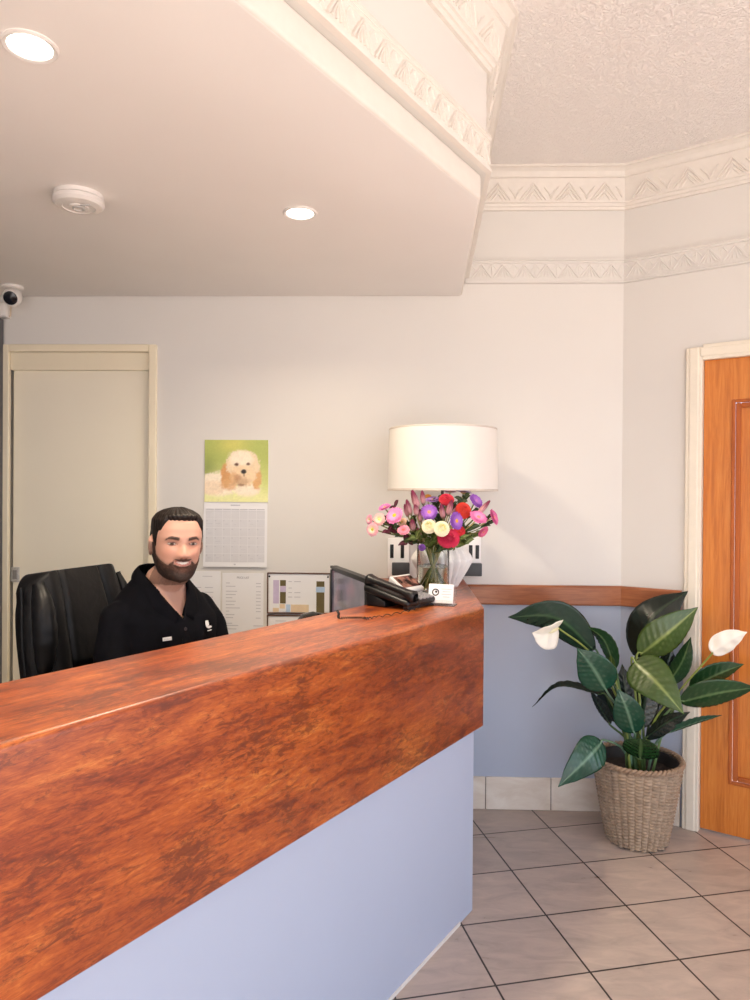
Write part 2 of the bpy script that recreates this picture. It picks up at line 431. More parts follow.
mb = MB(); mb.box(((P0+P1)/2, .05, (PZ0+PZ1)/2), (P1-P0-.05, .022, PZ1-PZ0-.05), Mr); mb.box(((P0+P1)/2, .042, (PZ0+PZ1)/2), (P1-P0-.16, .03, PZ1-PZ0-.16), Mr, .012)
mb.build('door_panel', M_dr, d2)
mb = MB()
for x in (DR0-.022, DR1+.022):
    mb.box((x, -.008, 1.036), (.066, .018, 2.072), Mr, .004); mb.box((x, -.012, 1.036), (.040, .018, 2.072), Mr, .006)
mb.box(((DR0+DR1)/2, -.008, 2.049), (DR1-DR0-.022, .018, .066), Mr, .004); mb.box(((DR0+DR1)/2, -.012, 2.049), (DR1-DR0, .018, .040), Mr, .006)
for x in (DR0+.0055, DR1-.0055): mb.box((x, .05, 1.01), (.011, .10, 2.02), Mr, .002)
mb.box(((DR0+DR1)/2, .05, 2.026), (DR1-DR0, .10, .014), Mr, .002)
mb.build('door_frame', plain('door_frame_paint', (.82, .76, .64), .35, var=.02), d2, label='cream painted door frame')
mb = MB(); hx = S1-.06
mb.lathe([(.0, 0), (.026, 0), (.026, .008), (.011, .012), (.011, .045), (0, .047)], n=20, M=Mr @ frame((hx, .02, 1.0), (1, 0, 0), (0, 0, 1), (0, -1, 0)))
mb.tube([Mr @ V((hx, -.022, 1.0)), Mr @ V((hx-.05, -.026, 1.0)), Mr @ V((hx-.11, -.022, 1.0))], [.010, .009, .008])
mb.build('door_handle', M_steel, d2, smooth=40)

# --- ceiling fittings
M_white = plain('white_plastic', (.74, .71, .68), .35, var=.02)
def emit(name, c, s):
    t = NT(name); t.base((.8, .8, .8)).set(Emission_Color=(*c, 1), Emission_Strength=s); return t.mat
M_lamp = emit('downlight_glow', (1, .95, .86), 14)
for (x, y, lab) in ((-.716, 1.479, 'round recessed downlight nearest the viewer, beyond the smoke alarm towards the counter front'), (-.25, 2.332, 'round recessed downlight nearer the bulkhead corner, right of the smoke alarm')):
    d = thing('downlight', lab, 'downlight', (x, y, SOFF), 0, 'downlights in the lowered ceiling')
    mb = MB(); mb.lathe([(.044, 0), (.056, 0), (.056, -.003), (.052, -.006), (.044, -.004), (.042, .004)], (x, y, SOFF), 40, close=True); mb.build('trim_ring', M_white, d, smooth=40)
    mb = MB(); mb.lathe([(0, -.0015), (.030, -.0015), (.043, -.0005), (.043, .0)], (x, y, SOFF), 40); mb.build('diffuser', M_lamp, d, smooth=40)
    L = bpy.data.lights.new('downlight_lamp', 'AREA'); L.shape = 'DISK'; L.size = .08; L.energy = 10; L.color = (1, .84, .62); L.spread = math.radians(150)
    lo = bpy.data.objects.new('downlight_lamp', L); COL.objects.link(lo); lo.parent = d; lo.location = (0, 0, -.012)
x, y = -.916, 2.205
d = thing('smoke_detector', 'round white smoke alarm on the lowered ceiling', 'smoke alarm', (x, y, SOFF))
mb = MB(); mb.lathe([(.072, 0), (.072, -.012), (.068, -.014), (0, -.014)], (x, y, SOFF), 48); mb.build('base', M_white, d, smooth=35)
mb = MB(); mb.lathe([(.066, -.013), (.075, -.016), (.076, -.027), (.068, -.036), (.048, -.040), (.046, -.0375), (.030, -.0375), (.028, -.041), (0, -.041)], (x, y, SOFF), 48); hd = mb.build('cover', M_white, d, smooth=35)
mb = MB(); mb.lathe([(.019, -.039), (.019, -.044), (.015, -.045), (.015, -.039)], (x, y, SOFF), 28, close=True); mb.box((x+.03, y-.022, SOFF-.0405), (.03, .008, .004), bev=.001)
mb.build('test_button', plain('grey_plastic', (.5, .49, .48), .4), hd, smooth=35)
# security camera tucked into the corner, white box below it
c = on_y(12.5, 297, 3.17)
d = thing('security_camera', 'white dome security camera in the top left corner', 'camera', (c.x, c.y, SOFF))
mb = MB(); mb.lathe([(.045, 0), (.045, -.008), (.040, -.012), (0, -.012)], (c.x, c.y, SOFF), 32); mb.build('mount', M_white, d, smooth=35)
ax = (V((.12, -.9, -.42))).normalized(); Mx = frame(c, ax.orthogonal().normalized(), ax.cross(ax.orthogonal().normalized()), ax)
mb = MB(); mb.lathe([(0, -.04), (.022, -.034), (.036, -.020), (.041, 0), (.039, .014), (.035, .026), (.030, .029), (.0295, .026), (0, .026)], (0, 0, 0), 36, Mx); hd = mb.build('housing', M_white, d, smooth=40)
mb = MB(); mb.lathe([(.0295, .0265), (.029, .031), (.014, .036), (0, .037)], (0, 0, 0), 36, Mx); mb.build('lens_face', plain('camera_glass', (.008, .009, .014), .12), hd, smooth=40, label='black lens face')
mb = MB(); mb.box((c.x+.004, c.y+.01, SOFF-.020), (.014, .014, .03), bev=.003); mb.build('bracket', M_white, d)
bx = -1.722
d = thing('junction_box', 'small white cable box on the wall below the security camera', 'junction box', (bx, bw_y(bx), 2.24))
mb = MB(); mb.box((bx, -.022, 2.272), (.046, .044, .064), Mb, .004); mb.build('box_body', M_white, d, smooth=30)
mb = MB(); mb.box((bx, -.046, 2.272), (.040, .005, .056), Mb, .002); mb.build('box_lid', M_white, d, smooth=30)
mb = MB(); mb.tube([Mb @ V((bx+.02, -.02, 2.245)), Mb @ V((bx+.029, -.02, 2.25)), Mb @ V((bx+.031, -.02, 2.30)), Mb @ V((bx+.04, -.03, SOFF-.005))], .0035); mb.build('cable', plain('beige_cable', (.6, .5, .38), .5), d, smooth=60)
# ------------------------------------------------------------ reception counter
ZT_, ZF, = 1.052, .636
A = V((.3765, 2.455))                       # front corner of the timber cap
RB = V((.412, 3.262))                       # where its end edge meets the back wall
def cl(t, off=0): p = A - CD*t - CN*off; return p   # t along the counter towards the viewer, off behind the front face
NEAR = 2.72
M_top = None
def counter_mat():
    t = NT('counter_laminate')
    a = t.noise(t.coord((.9, 5.5, 5.5)), 3.2, 9, .68, 1.0); b = t.noise(t.coord((3.0, 16, 16)), 8, 8, .72, 1.2); l = t.noise(t.coord((.8, 1.6, 1.6)), 2.0, 3, .5, .5)
    f = t.math('ADD', t.math('ADD', t.math('MULTIPLY', a, .46), t.math('MULTIPLY', b, .34)), t.math('MULTIPLY', l, .20))
    c = t.ramp(f, [(.36, srgb(86, 32, 12)), (.44, srgb(134, 55, 21)), (.53, srgb(176, 86, 33)), (.64, srgb(216, 134, 62))])
    w = t.noise(t.coord((2.6, 9, 9)), 8, 8, .8, .7); big = t.noise(t.coord((1.4, 2.8, 2.8)), 2.4, 3, .5, .6)
    m = t.ramp(t.math('MULTIPLY', w, t.math('ADD', big, .5)), [(.49, (0, 0, 0)), (.60, (1, 1, 1))])
    c = t.mix(t.math('MULTIPLY', m, .7), c, srgb(88, 34, 18))
    t.base(c).set(Roughness=.36, Coat_Weight=.4, Coat_Roughness=.3); return t.mat
M_counter = counter_mat()
M_panel = plain('counter_blue_panel', (.41, .47, .61), .42, var=.012, scale=3)
ctr = thing('reception_counter', 'long angled reception counter with red-brown burl timber cap above a pale blue panel', 'counter', (A.x, A.y, 0), math.atan2(CD.y, CD.x))
b = bmesh.new()
W = .335                                     # depth of the top
inner = [cl(NEAR, W), cl(.0, W)]
# inner corner where the top widens onto the return
q1 = cl(.20, W); q2 = V((.02, bw_y(.02)-.006))
poly = [cl(NEAR), A, RB, q2, q1, cl(NEAR, W)]
mb = MB(); bb = bmesh.new()
lo = [bb.verts.new((p.x, p.y, ZT_-.036)) for p in poly]; hi = [bb.verts.new((p.x, p.y, ZT_)) for p in poly]
bb.faces.new(lo[::-1]); bb.faces.new(hi)
for i in range(6): bb.faces.new((lo[i], lo[(i+1) % 6], hi[(i+1) % 6], hi[i]))
# fascia hanging from the front and return edges, 3 cm thick
bmesh.ops.recalc_face_normals(bb, faces=bb.faces[:])
bb.free()
T = .034
rn = V((1, 0)); rd = (RB-A).normalized(); rn = V((rd.y, -rd.x))
A_in = A - CN*T*1.0; 
# mitred inner corner of the fascia
bis = (CN+rn).normalized(); A_in = A - bis*(T/bis.dot(CN))
cross = [(0, ZF), (0, ZT_), None]
def solid(mb, rings):
    k = len(rings[0]); vs = [p for r in rings for p in r]; fs = []
    for i in range(len(rings)-1):
        for j in range(k): j2 = (j+1) % k; fs.append((i*k+j, i*k+j2, (i+1)*k+j2, (i+1)*k+j))
    fs += [tuple(range(k)), tuple((len(rings)-1)*k+j for j in range(k))]; mb.add(vs, fs)
def rprof(R=.014, r2=.006, n=6):
    """outer profile of the cap: (inset, z) from the fascia bottom round to the top"""
    pr = [(T, ZF), (r2, ZF)]
    for k in range(1, n+1): a = k/n*PI/2; pr.append((r2-r2*math.sin(a), ZF+r2-r2*math.cos(a)))
    for k in range(0, n+1): a = k/n*PI/2; pr.append((R-R*math.cos(a), ZT_-R+R*math.sin(a)))
    return pr
pr = rprof()
def at_line(t0, inset, z):                   # point on the front run
    p = t0 - CN*inset; return (p.x, p.y, z)
def at_corner(inset, z): p = A - bis*(inset/bis.dot(CN)); return (p.x, p.y, z)
def at_end(inset, z): p = RB - rn*inset; return (p.x, bw_y(p.x)-.003, z)
tail_n = [(W, ZT_), (W, ZT_-.034), (T, ZT_-.034)]
near = [at_line(cl(NEAR), o, z) for o, z in pr+tail_n]
# the corner ring: inner edge of the top is at q1, where the return begins
corn = [at_corner(o, z) for o, z in pr] + [(q1.x, q1.y, ZT_), (q1.x, q1.y, ZT_-.034), at_corner(T, ZT_-.034)]
end = [at_end(o, z) for o, z in pr] + [(q2.x, q2.y, ZT_), (q2.x, q2.y, ZT_-.034), at_end(T, ZT_-.034)]
mb = MB(); solid(mb, [near, corn, end]); mb.build('counter_cap', M_counter, ctr, smooth=38, label='glossy red-brown burl timber cap with deep front fascia')
# blue base panel, set back from the fascia
BI = .026
def base_ring(z0, z1, t0, t1):
    g = lambda o: A - bis*(o/bis.dot(CN))
    n0, n1 = cl(NEAR, t0), cl(NEAR, t1); e0, e1 = RB-rn*t0, RB-rn*t1
    f = lambda p0, p1: [(p0.x, p0.y, z0), (p0.x, p0.y, z1), (p1.x, p1.y, z1), (p1.x, p1.y, z0)]
    e0 = V((e0.x, bw_y(e0.x)-.012)); e1 = V((e1.x, bw_y(e1.x)-.012))
    return [f(n0, n1), f(g(t0)-CD*.012, g(t1)), f(e0-V((.01, 0)), e1)]
mb = MB(); solid(mb, base_ring(.002, ZT_-.034, .036, .11)); mb.build('carcass', M_wall, ctr)
mb = MB(); solid(mb, base_ring(.004, ZF+.0, BI, .0365)); mb.build('base_panel', M_panel, ctr, label='pale periwinkle blue front panel')
mb = MB()
p0, p1 = cl(.115, BI-.003), cl(NEAR, BI-.003); n2 = CN*.004
mb.prism([p0, p1, p1-n2*1.5, p0-n2*1.5], 0, .012); mb.build('floor_strip', plain('white_sealant', (.7, .68, .66), .5), ctr)
# lower work desk on the staff side, following the counter and turning along the back wall
M_desk = wood('desk_laminate', [(.3, (.42, .37, .31)), (.7, (.52, .46, .39))], (1, 8, 8), 3, .45, .05)
DW = .36
dp = [cl(1.55, .112), cl(.02, .112), V((.325, 3.0)), V((.335, bw_y(.335)-.008)), V((-.55, bw_y(-.55)-.008)), V((-.55, 2.92)), cl(.42, .72), cl(1.55, DW)]
dk = thing('work_desk', 'low staff desk behind the counter carrying the monitor', 'desk', (*cl(.9, .2), 0))
mb = MB(); mb.prism(dp, .715, .745, .004, 2); mb.build('desktop', M_desk, dk, smooth=30)
for p in (cl(1.5, .2), cl(1.5, .33), V((-.5, 3.2)), V((-.5, 2.98)), cl(.46, .66)):
    mb = MB(); mb.tube([(p.x, p.y, 0), (p.x, p.y, .715)], .018, 12); mb.build('leg', M_steel, dk, smooth=40)

# ------------------------------------------------------------ monitor
M_black = plain('black_plastic', (.007, .007, .008), .42, var=.1, scale=200)
M_black2 = plain('black_gloss_plastic', (.010, .010, .012), .22, var=.1)
SD = V((.305, -.952, 0)).normalized(); SN = V((-SD.y*-1, -SD.x, 0)); SN = V((-.952, -.305, 0)).normalized()
p0 = on_y(331.5, 565.5, 2.98); SW, SH = .50, .315
Ms = frame(p0, SD, (0, 0, 1), SN)            # x along the screen, y up, z out of the screen
mon = thing('computer_monitor', 'thin black computer monitor turned towards the seated man', 'monitor', ((p0+SD*SW/2).x, (p0+SD*SW/2).y, .745))
mb = MB(); mb.box((SW/2, -SH/2, -.016), (SW, SH, .022), Ms, .004); mb.build('casing', M_black, mon, smooth=30)
mb = MB()
for c, d in (((SW/2, -.006, 0), (SW, .012, .012)), ((SW/2, -SH+.010, 0), (SW, .020, .012)), ((.006, -SH/2, 0), (.012, SH-.03, .012)), ((SW-.006, -SH/2, 0), (.012, SH-.03, .012))): mb.box(c, d, Ms, .002)
mb.build('bezel', M_black, mon, smooth=30)
def screen_mat():
    t = NT('screen_image'); v = t.coord((1, 1, 1)); a = t.noise(v, 7, 3, .5, .4)
    c = t.ramp(a, [(.30, srgb(64, 62, 72)), (.50, srgb(110, 98, 106)), (.64, srgb(150, 108, 116)), (.75, srgb(170, 160, 168))])
    t.base((.02, .02, .02)).set(Roughness=.12, Emission_Strength=.55); t.link(c, t.b.inputs['Emission Color']); return t.mat
mb = MB(); mb.box((SW/2, -SH/2-.004, -.003), (SW-.024, SH-.032, .004), Ms); mb.build('screen', screen_mat(), mon, label='lit pinkish grey screen')
mb = MB(); zc = -(p0.z-.745)
mb.box((SW/2, zc/2-.08, -.045), (.06, -zc-.14, .018), Ms, .004); mb.box((SW/2, -.17, -.032), (.10, .08, .02), Ms, .004); mb.build('neck', M_black, mon, smooth=30)
mb = MB(); mb.box((SW/2, zc+.008, -.04), (.23, .014, .17), Ms, .005); mb.build('stand', M_black, mon, smooth=30)

# ------------------------------------------------------------ desk phone
pc = on_z(396, 603, ZT_); fwd = V((.80, -.60, 0)).normalized(); sd = V((fwd.y, -fwd.x, 0))    # fwd: the phone's front edge; sd: its left-hand side seen from the front
Mp = frame((pc.x+.010, pc.y-.045, ZT_), (-fwd.y, fwd.x, 0), tuple(-fwd), (0, 0, 1))              # x right of the phone, y to its rear, z up
ph = thing('desk_phone', 'black office desk phone with handset beside the flower vase', 'telephone', (pc.x, pc.y, ZT_))
def wedge(mb, x0, x1, y0, y1, z00, z01, z10, z11, M, bev=.004):
    b = bmesh.new(); P = [(x0, y0, z00), (x1, y0, z00), (x1, y1, z10), (x0, y1, z10), (x0, y0, z01), (x1, y0, z01), (x1, y1, z11), (x0, y1, z11)]
    v = [b.verts.new(p) for p in P]
    for f in ((3, 2, 1, 0), (4, 5, 6, 7), (0, 1, 5, 4), (1, 2, 6, 5), (2, 3, 7, 6), (3, 0, 4, 7)): b.faces.new([v[i] for i in f])
    bmesh.ops.bevel(b, geom=b.edges[:], offset=bev, segments=3, profile=.5, affect='EDGES'); mb.bm(b, 0, M)
mb = MB(); wedge(mb, -.095, .095, -.10, .085, .010, .030, .048, .074, Mp, .008); mb.build('body', M_black, ph, smooth=35)
mb = MB(); wedge(mb, -.085, .085, .0, .08, .001, .02, .001, .054, Mp, .004); wedge(mb, -.08, .08, -.09, -.07, .001, .015, .001, .02, Mp, .002); mb.build('stand', M_black, ph, smooth=35)
sl = math.atan2(.044, .185)
Mf = Mp @ Matrix.Translation((0, -.10, .030)) @ Matrix.Rotation(sl, 4, 'X')       # on the sloping top face
mb = MB()
for i in range(4):
    for j in range(5): mb.box((-.012+i*.022, .006+j*.0105, .001), (.016, .0075, .007), Mf, .002)
mb.build('keypad', plain('grey_keys', (.34, .33, .34), .45), ph, smooth=35, label='rows of grey keys')
mb = MB(); wedge(mb, -.03, .092, .062, .135, -.004, .012, -.004, .040, Mf, .004); hd = mb.build('display_housing', plain('silver_plastic', (.62, .61, .6), .35), ph, smooth=35, label='silver display surround')
sa = math.atan2(.028, .075); Md = Mf @ Matrix.Translation((0, .062, .012)) @ Matrix.Rotation(sa, 4, 'X')
mb = MB(); mb.box((.033, .040, .001), (.104, .056, .003), Md, .001)
def lcd():
    t = NT('phone_display'); f = t.noise(t.coord(), 34, 2, .5); t.base(t.ramp(f, [(.4, srgb(50, 34, 34)), (.62, srgb(150, 108, 96))])).set(Roughness=.15); return t.mat
mb.build('display', lcd(), hd)
mb = MB()
def handset_fn(u, v):
    y = -.012+.205*u; a = 2*PI*v; e = abs(u-.5)*2
    w = .018+.006*e**3; h = .011+.012*max(0, (e-.55)/.45)**1.5; lift = .021-.006*max(0, (e-.5)/.5)**1.2
    if u < .02 or u > .98: w *= .6; h *= .6
    return (-.072+w*math.copysign(abs(math.cos(a))**.7, math.cos(a)), y, lift+h*math.copysign(abs(math.sin(a))**.7, math.sin(a)))
mb.grid(handset_fn, 28, 16, M=Mf); hs = mb.build('handset', M_black, ph, smooth=60)
mb = MB()
cord = [Mf @ V((-.072, -.012, .02)), Mf @ V((-.085, -.03, -.012))] + [V((*(cl(.46+.02*k, .15+.028*k)), ZT_+.006)) for k in range(0, 4)] + [V((*(cl(.46, .28)), ZT_+.006)), V((*(cl(.42, .315)), ZT_+.006))]
cv = bez(cord, 220); out = []
for i, p in enumerate(cv):
    tdir = (cv[min(i+1, 220)]-cv[max(i-1, 0)]).normalized(); u = tdir.orthogonal().normalized(); w = tdir.cross(u); a = i*1.15
    out.append(p+u*math.cos(a)*.0032+w*math.sin(a)*.0032)
mb.tube(out, .0014, 5)
mb.build('cord', M_black, ph, smooth=60)

# ------------------------------------------------------------ business card holder
M_acr = NT('clear_acrylic'); M_acr.base((.97, .97, .97)).set(Roughness=.03, Transmission_Weight=1.0, IOR=1.46); M_acr = M_acr.mat
M_card = plain('white_card', (.86, .86, .87), .5, var=.02)
M_ink = plain('black_ink', (.02, .02, .022), .5); M_grey = plain('grey_ink', (.50, .51, .54), .6)
kc = on_z(440, 606.5, ZT_); kf = V((.10, -.99, 0)).normalized(); kf = V((-.30, -.95, 0)).normalized()
Mk = frame((kc.x, kc.y+.012, ZT_), (-kf.y, kf.x, 0), tuple(-kf), (0, 0, 1))
kh = thing('card_holder', 'clear holder of white business cards in front of the vase', 'card holder', (kc.x, kc.y, ZT_))
mb = MB(); mb.box((0, .02, .0025), (.104, .05, .004), Mk, .001); mb.box((0, -.008, .011), (.104, .003, .018), Mk, .001)
Mt = Mk @ Matrix.Translation((0, .004, .006)) @ Matrix.Rotation(-math.radians(17), 4, 'X')
mb.box((0, .0145, .030), (.104, .003, .06), Mt, .001); mb.build('stand', M_acr, kh)
stk = thing('business_cards', 'stack of white business cards with a black ring mark in the clear holder', 'business cards', tuple(Mt @ V((0, .006, 0))))
mb = MB(); mb.box((0, .006, .036), (.086, .012, .066), Mt, .0006)
mb.build('cards', M_card, stk)
mb = MB(); mb.lathe([(.0085, 0), (.0125, 0), (.0125, .0006), (.0085, .0006)], (0, 0, 0), 30, Mt @ frame((-.018, -.0004, .040), (1, 0, 0), (0, 0, 1), (0, -1, 0)), close=True)
mb.lathe([(0, 0), (.004, 0), (.004, .0006), (0, .0006)], (0, 0, 0), 16, Mt @ frame((-.016, -.0004, .042), (1, 0, 0), (0, 0, 1), (0, -1, 0)))
mb.build('ring_mark', M_ink, stk, label='black ring logo')
mb = MB()
for k, w in enumerate((.036, .028, .034, .024)): mb.box((.020, -.0004, .052-.009*k), (w, .0006, .0022), Mt)
mb.build('print_lines', M_grey, stk)

# ------------------------------------------------------------ table lamp
lc = V((.279, 2.965)); 
lp = thing('table_lamp', 'table lamp with white drum shade and ribbed white base at the counter end', 'lamp', (lc.x, lc.y, ZT_))
prof = [(.060, 0), (.066, .003), (.085, .035), (.108, .075), (.124, .105), (.128, .118), (.122, .132), (.098, .165), (.070, .192), (.046, .208), (.026, .216), (.020, .218)]
mb = MB()
fine = []
for (r0, z0), (r1, z1) in zip(prof, prof[1:]): fine += [(r0+(r1-r0)*k/3, z0+(z1-z0)*k/3) for k in range(3)]
fine.append(prof[-1])
def rib(t, k, r):
    z = fine[k][1]; ph = z*18 if z < .118 else (.236-z)*18
    return r*(1-.115*(1-abs(math.sin(11*t+ph*.55)))**1.3*min(1, z/.02)*min(1, (.218-z)/.02+.1))
mb.lathe(fine, (lc.x, lc.y, ZT_), 176, fn=rib); mb.build('lamp_base', plain('white_ceramic', (.84, .835, .825), .28, var=.01), lp, smooth=60)
mb = MB(); mb.tube([(lc.x, lc.y, ZT_+.214), (lc.x, lc.y, ZT_+.43)], .0065, 14); mb.lathe([(.02, .216), (.02, .225), (.012, .235), (.0065, .24)], (lc.x, lc.y, ZT_), 20)
mb.lathe([(0, .40), (.017, .40), (.019, .405), (.019, .455), (.015, .46), (0, .46)], (lc.x, lc.y, ZT_), 20); st = mb.build('stem', plain('bronze_metal', (.10, .085, .075), .4, .7), lp, smooth=40)
SZ0, SZ1, SR = 1.452, 1.704, .227
mb = MB(); mb.lathe([(SR, 0), (SR-.003, .127), (SR-.006, SZ1-SZ0), (SR-.009, SZ1-SZ0), (SR-.006, .127), (SR-.003, 0)], (lc.x, lc.y, SZ0), 72, close=True)
def linen():
    t = NT('lamp_shade_linen'); v = t.coord((1, 1, 1)); f = t.noise(t.coord((30, 30, 4)), 40, 2); g = t.noise(t.coord((3, 3, 60)), 20, 2)
    t.base((.93, .915, .885)).set(Roughness=.85, Subsurface_Weight=0.0).bump(t.math('ADD', f, g), .05, .002)
    tr = t.node('ShaderNodeBsdfTranslucent'); tr.inputs['Color'].default_value = (.93, .90, .85, 1); mx = t.node('ShaderNodeMixShader'); mx.inputs[0].default_value = .35
    o = t.n['Material Output']; t.link(t.b.outputs[0], mx.inputs[1]); t.link(tr.outputs[0], mx.inputs[2]); t.link(mx.outputs[0], o.inputs['Surface']); return t.mat
sh = mb.build('lamp_shade', linen(), lp, smooth=40)
mb = MB(); mb.lathe([(SR+.001, 0), (SR+.001, .007), (SR-.005, .007), (SR-.005, 0)], (lc.x, lc.y, SZ0-.002), 72, close=True); mb.lathe([(SR-.005, 0), (SR-.005, .007), (SR-.011, .007), (SR-.011, 0)], (lc.x, lc.y, SZ1-.005), 72, close=True)
for k in range(3):
    a = k*2*PI/3; mb.tube([(lc.x, lc.y, SZ0+.03), (lc.x+math.cos(a)*(SR-.006), lc.y+math.sin(a)*(SR-.006), SZ0+.03)], .0022, 6)
mb.build('shade_ring', plain('shade_trim', (.62, .56, .50), .6), sh, smooth=40)
mb = MB(); mb.ball((lc.x, lc.y, SZ0+.075), (.028, .028, .036)); mb.build('bulb', plain('opal_glass', (.85, .84, .8), .3), lp, smooth=60)

# ------------------------------------------------------------ wall power plates behind the lamp
M_plate = plain('plate_white', (.88, .87, .86), .35, var=.01)
def power_plate(x0, x1, z0, z1, slots, lab):
    t = thing('power_outlet', lab, 'power outlet', tuple(Mb @ V(((x0+x1)/2, 0, z0))), 0, 'white power plates behind the lamp')
    mb = MB(); mb.box(((x0+x1)/2, -.012, (z0+z1)/2), (x1-x0, .022, z1-z0), Mb, .004); mb.build('plate', M_plate, t, smooth=30)
    for s in slots:
        mb = MB(); mb.box((s, -.024, z0+.115), (.016, .006, .062), Mb, .002); mb.build('switch', M_black, t, smooth=30, label='black upright slot')
    mb = MB(); xa, xb = (x0-.002, x1+.002) if len(slots) < 2 else (x0+.02, x1+.002)
    mb.box(((xa+xb)/2, -.036, z0+.036), (xb-xa, .030, .058), Mb, .004); mb.build('plug', plain('dark_plug', (.045, .05, .055), .5), t, smooth=30, label='black plug-in adaptor block')
power_plate(.060, .158, 1.062, 1.235, [.079, .127], 'white power plate with black adaptor left of the flowers and lamp')
power_plate(.372, .484, 1.062, 1.245, [.437, .467], 'white power plate with black adaptor right of the lamp base')
# ------------------------------------------------------------ person
def remesh(mb, voxel, smooth=2, factor=.5):
    me = bpy.data.meshes.new('tmp'); me.from_pydata([tuple(v) for v in mb.v], [], mb.f)
    b = bmesh.new(); b.from_mesh(me); bmesh.ops.recalc_face_normals(b, faces=b.faces[:]); b.to_mesh(me); b.free()
    o = bpy.data.objects.new('tmp', me); COL.objects.link(o)
    m = o.modifiers.new('r', 'REMESH'); m.mode = 'VOXEL'; m.voxel_size = voxel; m.adaptivity = 0
    if smooth: s = o.modifiers.new('s', 'SMOOTH'); s.iterations = smooth; s.factor = factor
    bpy.context.view_layer.update()
    ev = o.evaluated_get(bpy.context.evaluated_depsgraph_get()); r = ev.to_mesh()
    out = MB(); out.add([v.co.copy() for v in r.vertices], [list(p.vertices) for p in r.polygons]); ev.to_mesh_clear()
    bpy.data.objects.remove(o); bpy.data.meshes.remove(me); return out
def G(d, s): return math.exp(-d*d/(2*s*s))
def sstep(a, b, x):
    t = max(0, min(1, (x-a)/(b-a))); return t*t*(3-2*t)

FACE = V((.49, -.872, 0)).normalized()
E0 = on_y(176.6, 541.9, 2.27)
HX, HY = V((-FACE.y, FACE.x, 0)), -FACE
tilt = Matrix.Rotation(math.radians(1.5), 4, 'Y') @ Matrix.Rotation(math.radians(2), 4, 'X')
MH = frame(E0, HX, HY, (0, 0, 1)) @ tilt
HT = [(-.122, (.004, .062, -.055)), (-.117, (.024, .076, -.030)), (-.108, (.038, .083, -.004)), (-.095, (.049, .0855, .030)), (-.08, (.0565, .0865, .060)), (-.06, (.0635, .0875, .084)),
      (-.03, (.0695, .088, .098)), (0, (.0725, .0865, .103)), (.02, (.0745, .090, .105)), (.045, (.0735, .087, .102)), (.068, (.066, .078, .092)), (.083, (.053, .061, .074)), (.094, (.034, .039, .048)), (.101, (.008, .010, .012))]
def head_pt(az, z, off=0):
    """az 0 = front, +90 deg = image right; z above the eye line"""
    w, f, b = lerp(HT, z); s, c = math.sin(az), math.cos(az); e = .86
    x = w*math.copysign(abs(s)**e, s); y = (-f if c > 0 else b)*abs(c)**e
    if z < -.05: # the jaw: cheeks run forward into a narrower chin
        pass
    if c > 0:
        ax = abs(x); d = 0
        nz = sstep(.012, -.030, z)*sstep(-.047, -.034, z); d += (.006+.019*sstep(.008, -.032, z))*G(x, .0065+.005*sstep(0, -.03, z))*sstep(-.047, -.036, z)*sstep(.022, .004, z)
        d += .008*G(ax-.0145, .0055)*G(z+.036, .0065)
        d += .0045*G(ax-.030, .016)*G(z-.019, .0065)
        d -= .0085*G(ax-.032, .0135)*G(z-.001, .009)
        d += .0055*G(ax-.043, .016)*G(z+.030, .014)
        mz = -.0585+.0055*(ax/.022)**2 if ax < .030 else -.0483
        d += .0035*G(z-mz-.006, .0035)*sstep(.03, .02, ax); d += .005*G(z-mz+.0075, .0045)*sstep(.026, .016, ax); d -= .0035*G(z-mz, .0022)*sstep(.03, .024, ax)
        d -= .003*G(z+.088, .006)*G(x, .02); d += .006*G(z+.108, .010)*G(x, .017)
        y -= d*abs(c)**.4
        if y > -.02: pass
    p = V((x, y, z))
    if off:
        r = V((x/(w*w+1e-6), y/(((f if c > 0 else b)**2)+1e-6), 0)); r = r.normalized()*math.sqrt(max(0, 1-min(1, abs(z-.0)/.115)**4)); r.z = (z-0)/.115*abs(z)/.115 if z > 0 else 0
        p += r.normalized()*off
    return p
NU, NV = 96, 84
def head_grid(u, v):
    z = -.122+.223*v
    return head_pt(2*PI*u, z)
hb = MB(); hb.grid(head_grid, NU, NV, wrap_u=True)
hb.f.append(list(range(NU))[::-1]); hb.m.append(0); hb.f.append([NV*NU+i for i in range(NU)]); hb.m.append(0)
# ears
for s in (-1, 1):
    def ear(v, s=s):
        rim = sstep(.35, .8, math.hypot(v.y, v.z)); return V((v.x*(.55+.6*rim), v.y*(1+.12*v.z), v.z*(1 if v.z > 0 else .95)))
    hb.ball((0, 0, 0), (.0075, .0175, .032), 20, 14, frame((s*.0765, .018, -.014), (.93, s*.36, 0), (-s*.36, .93, .0), (0, .12, 1)), fn=ear)
bodyMB = MB()
for v in hb.v: pass
bodyMB.add([MH @ v for v in hb.v], hb.f)
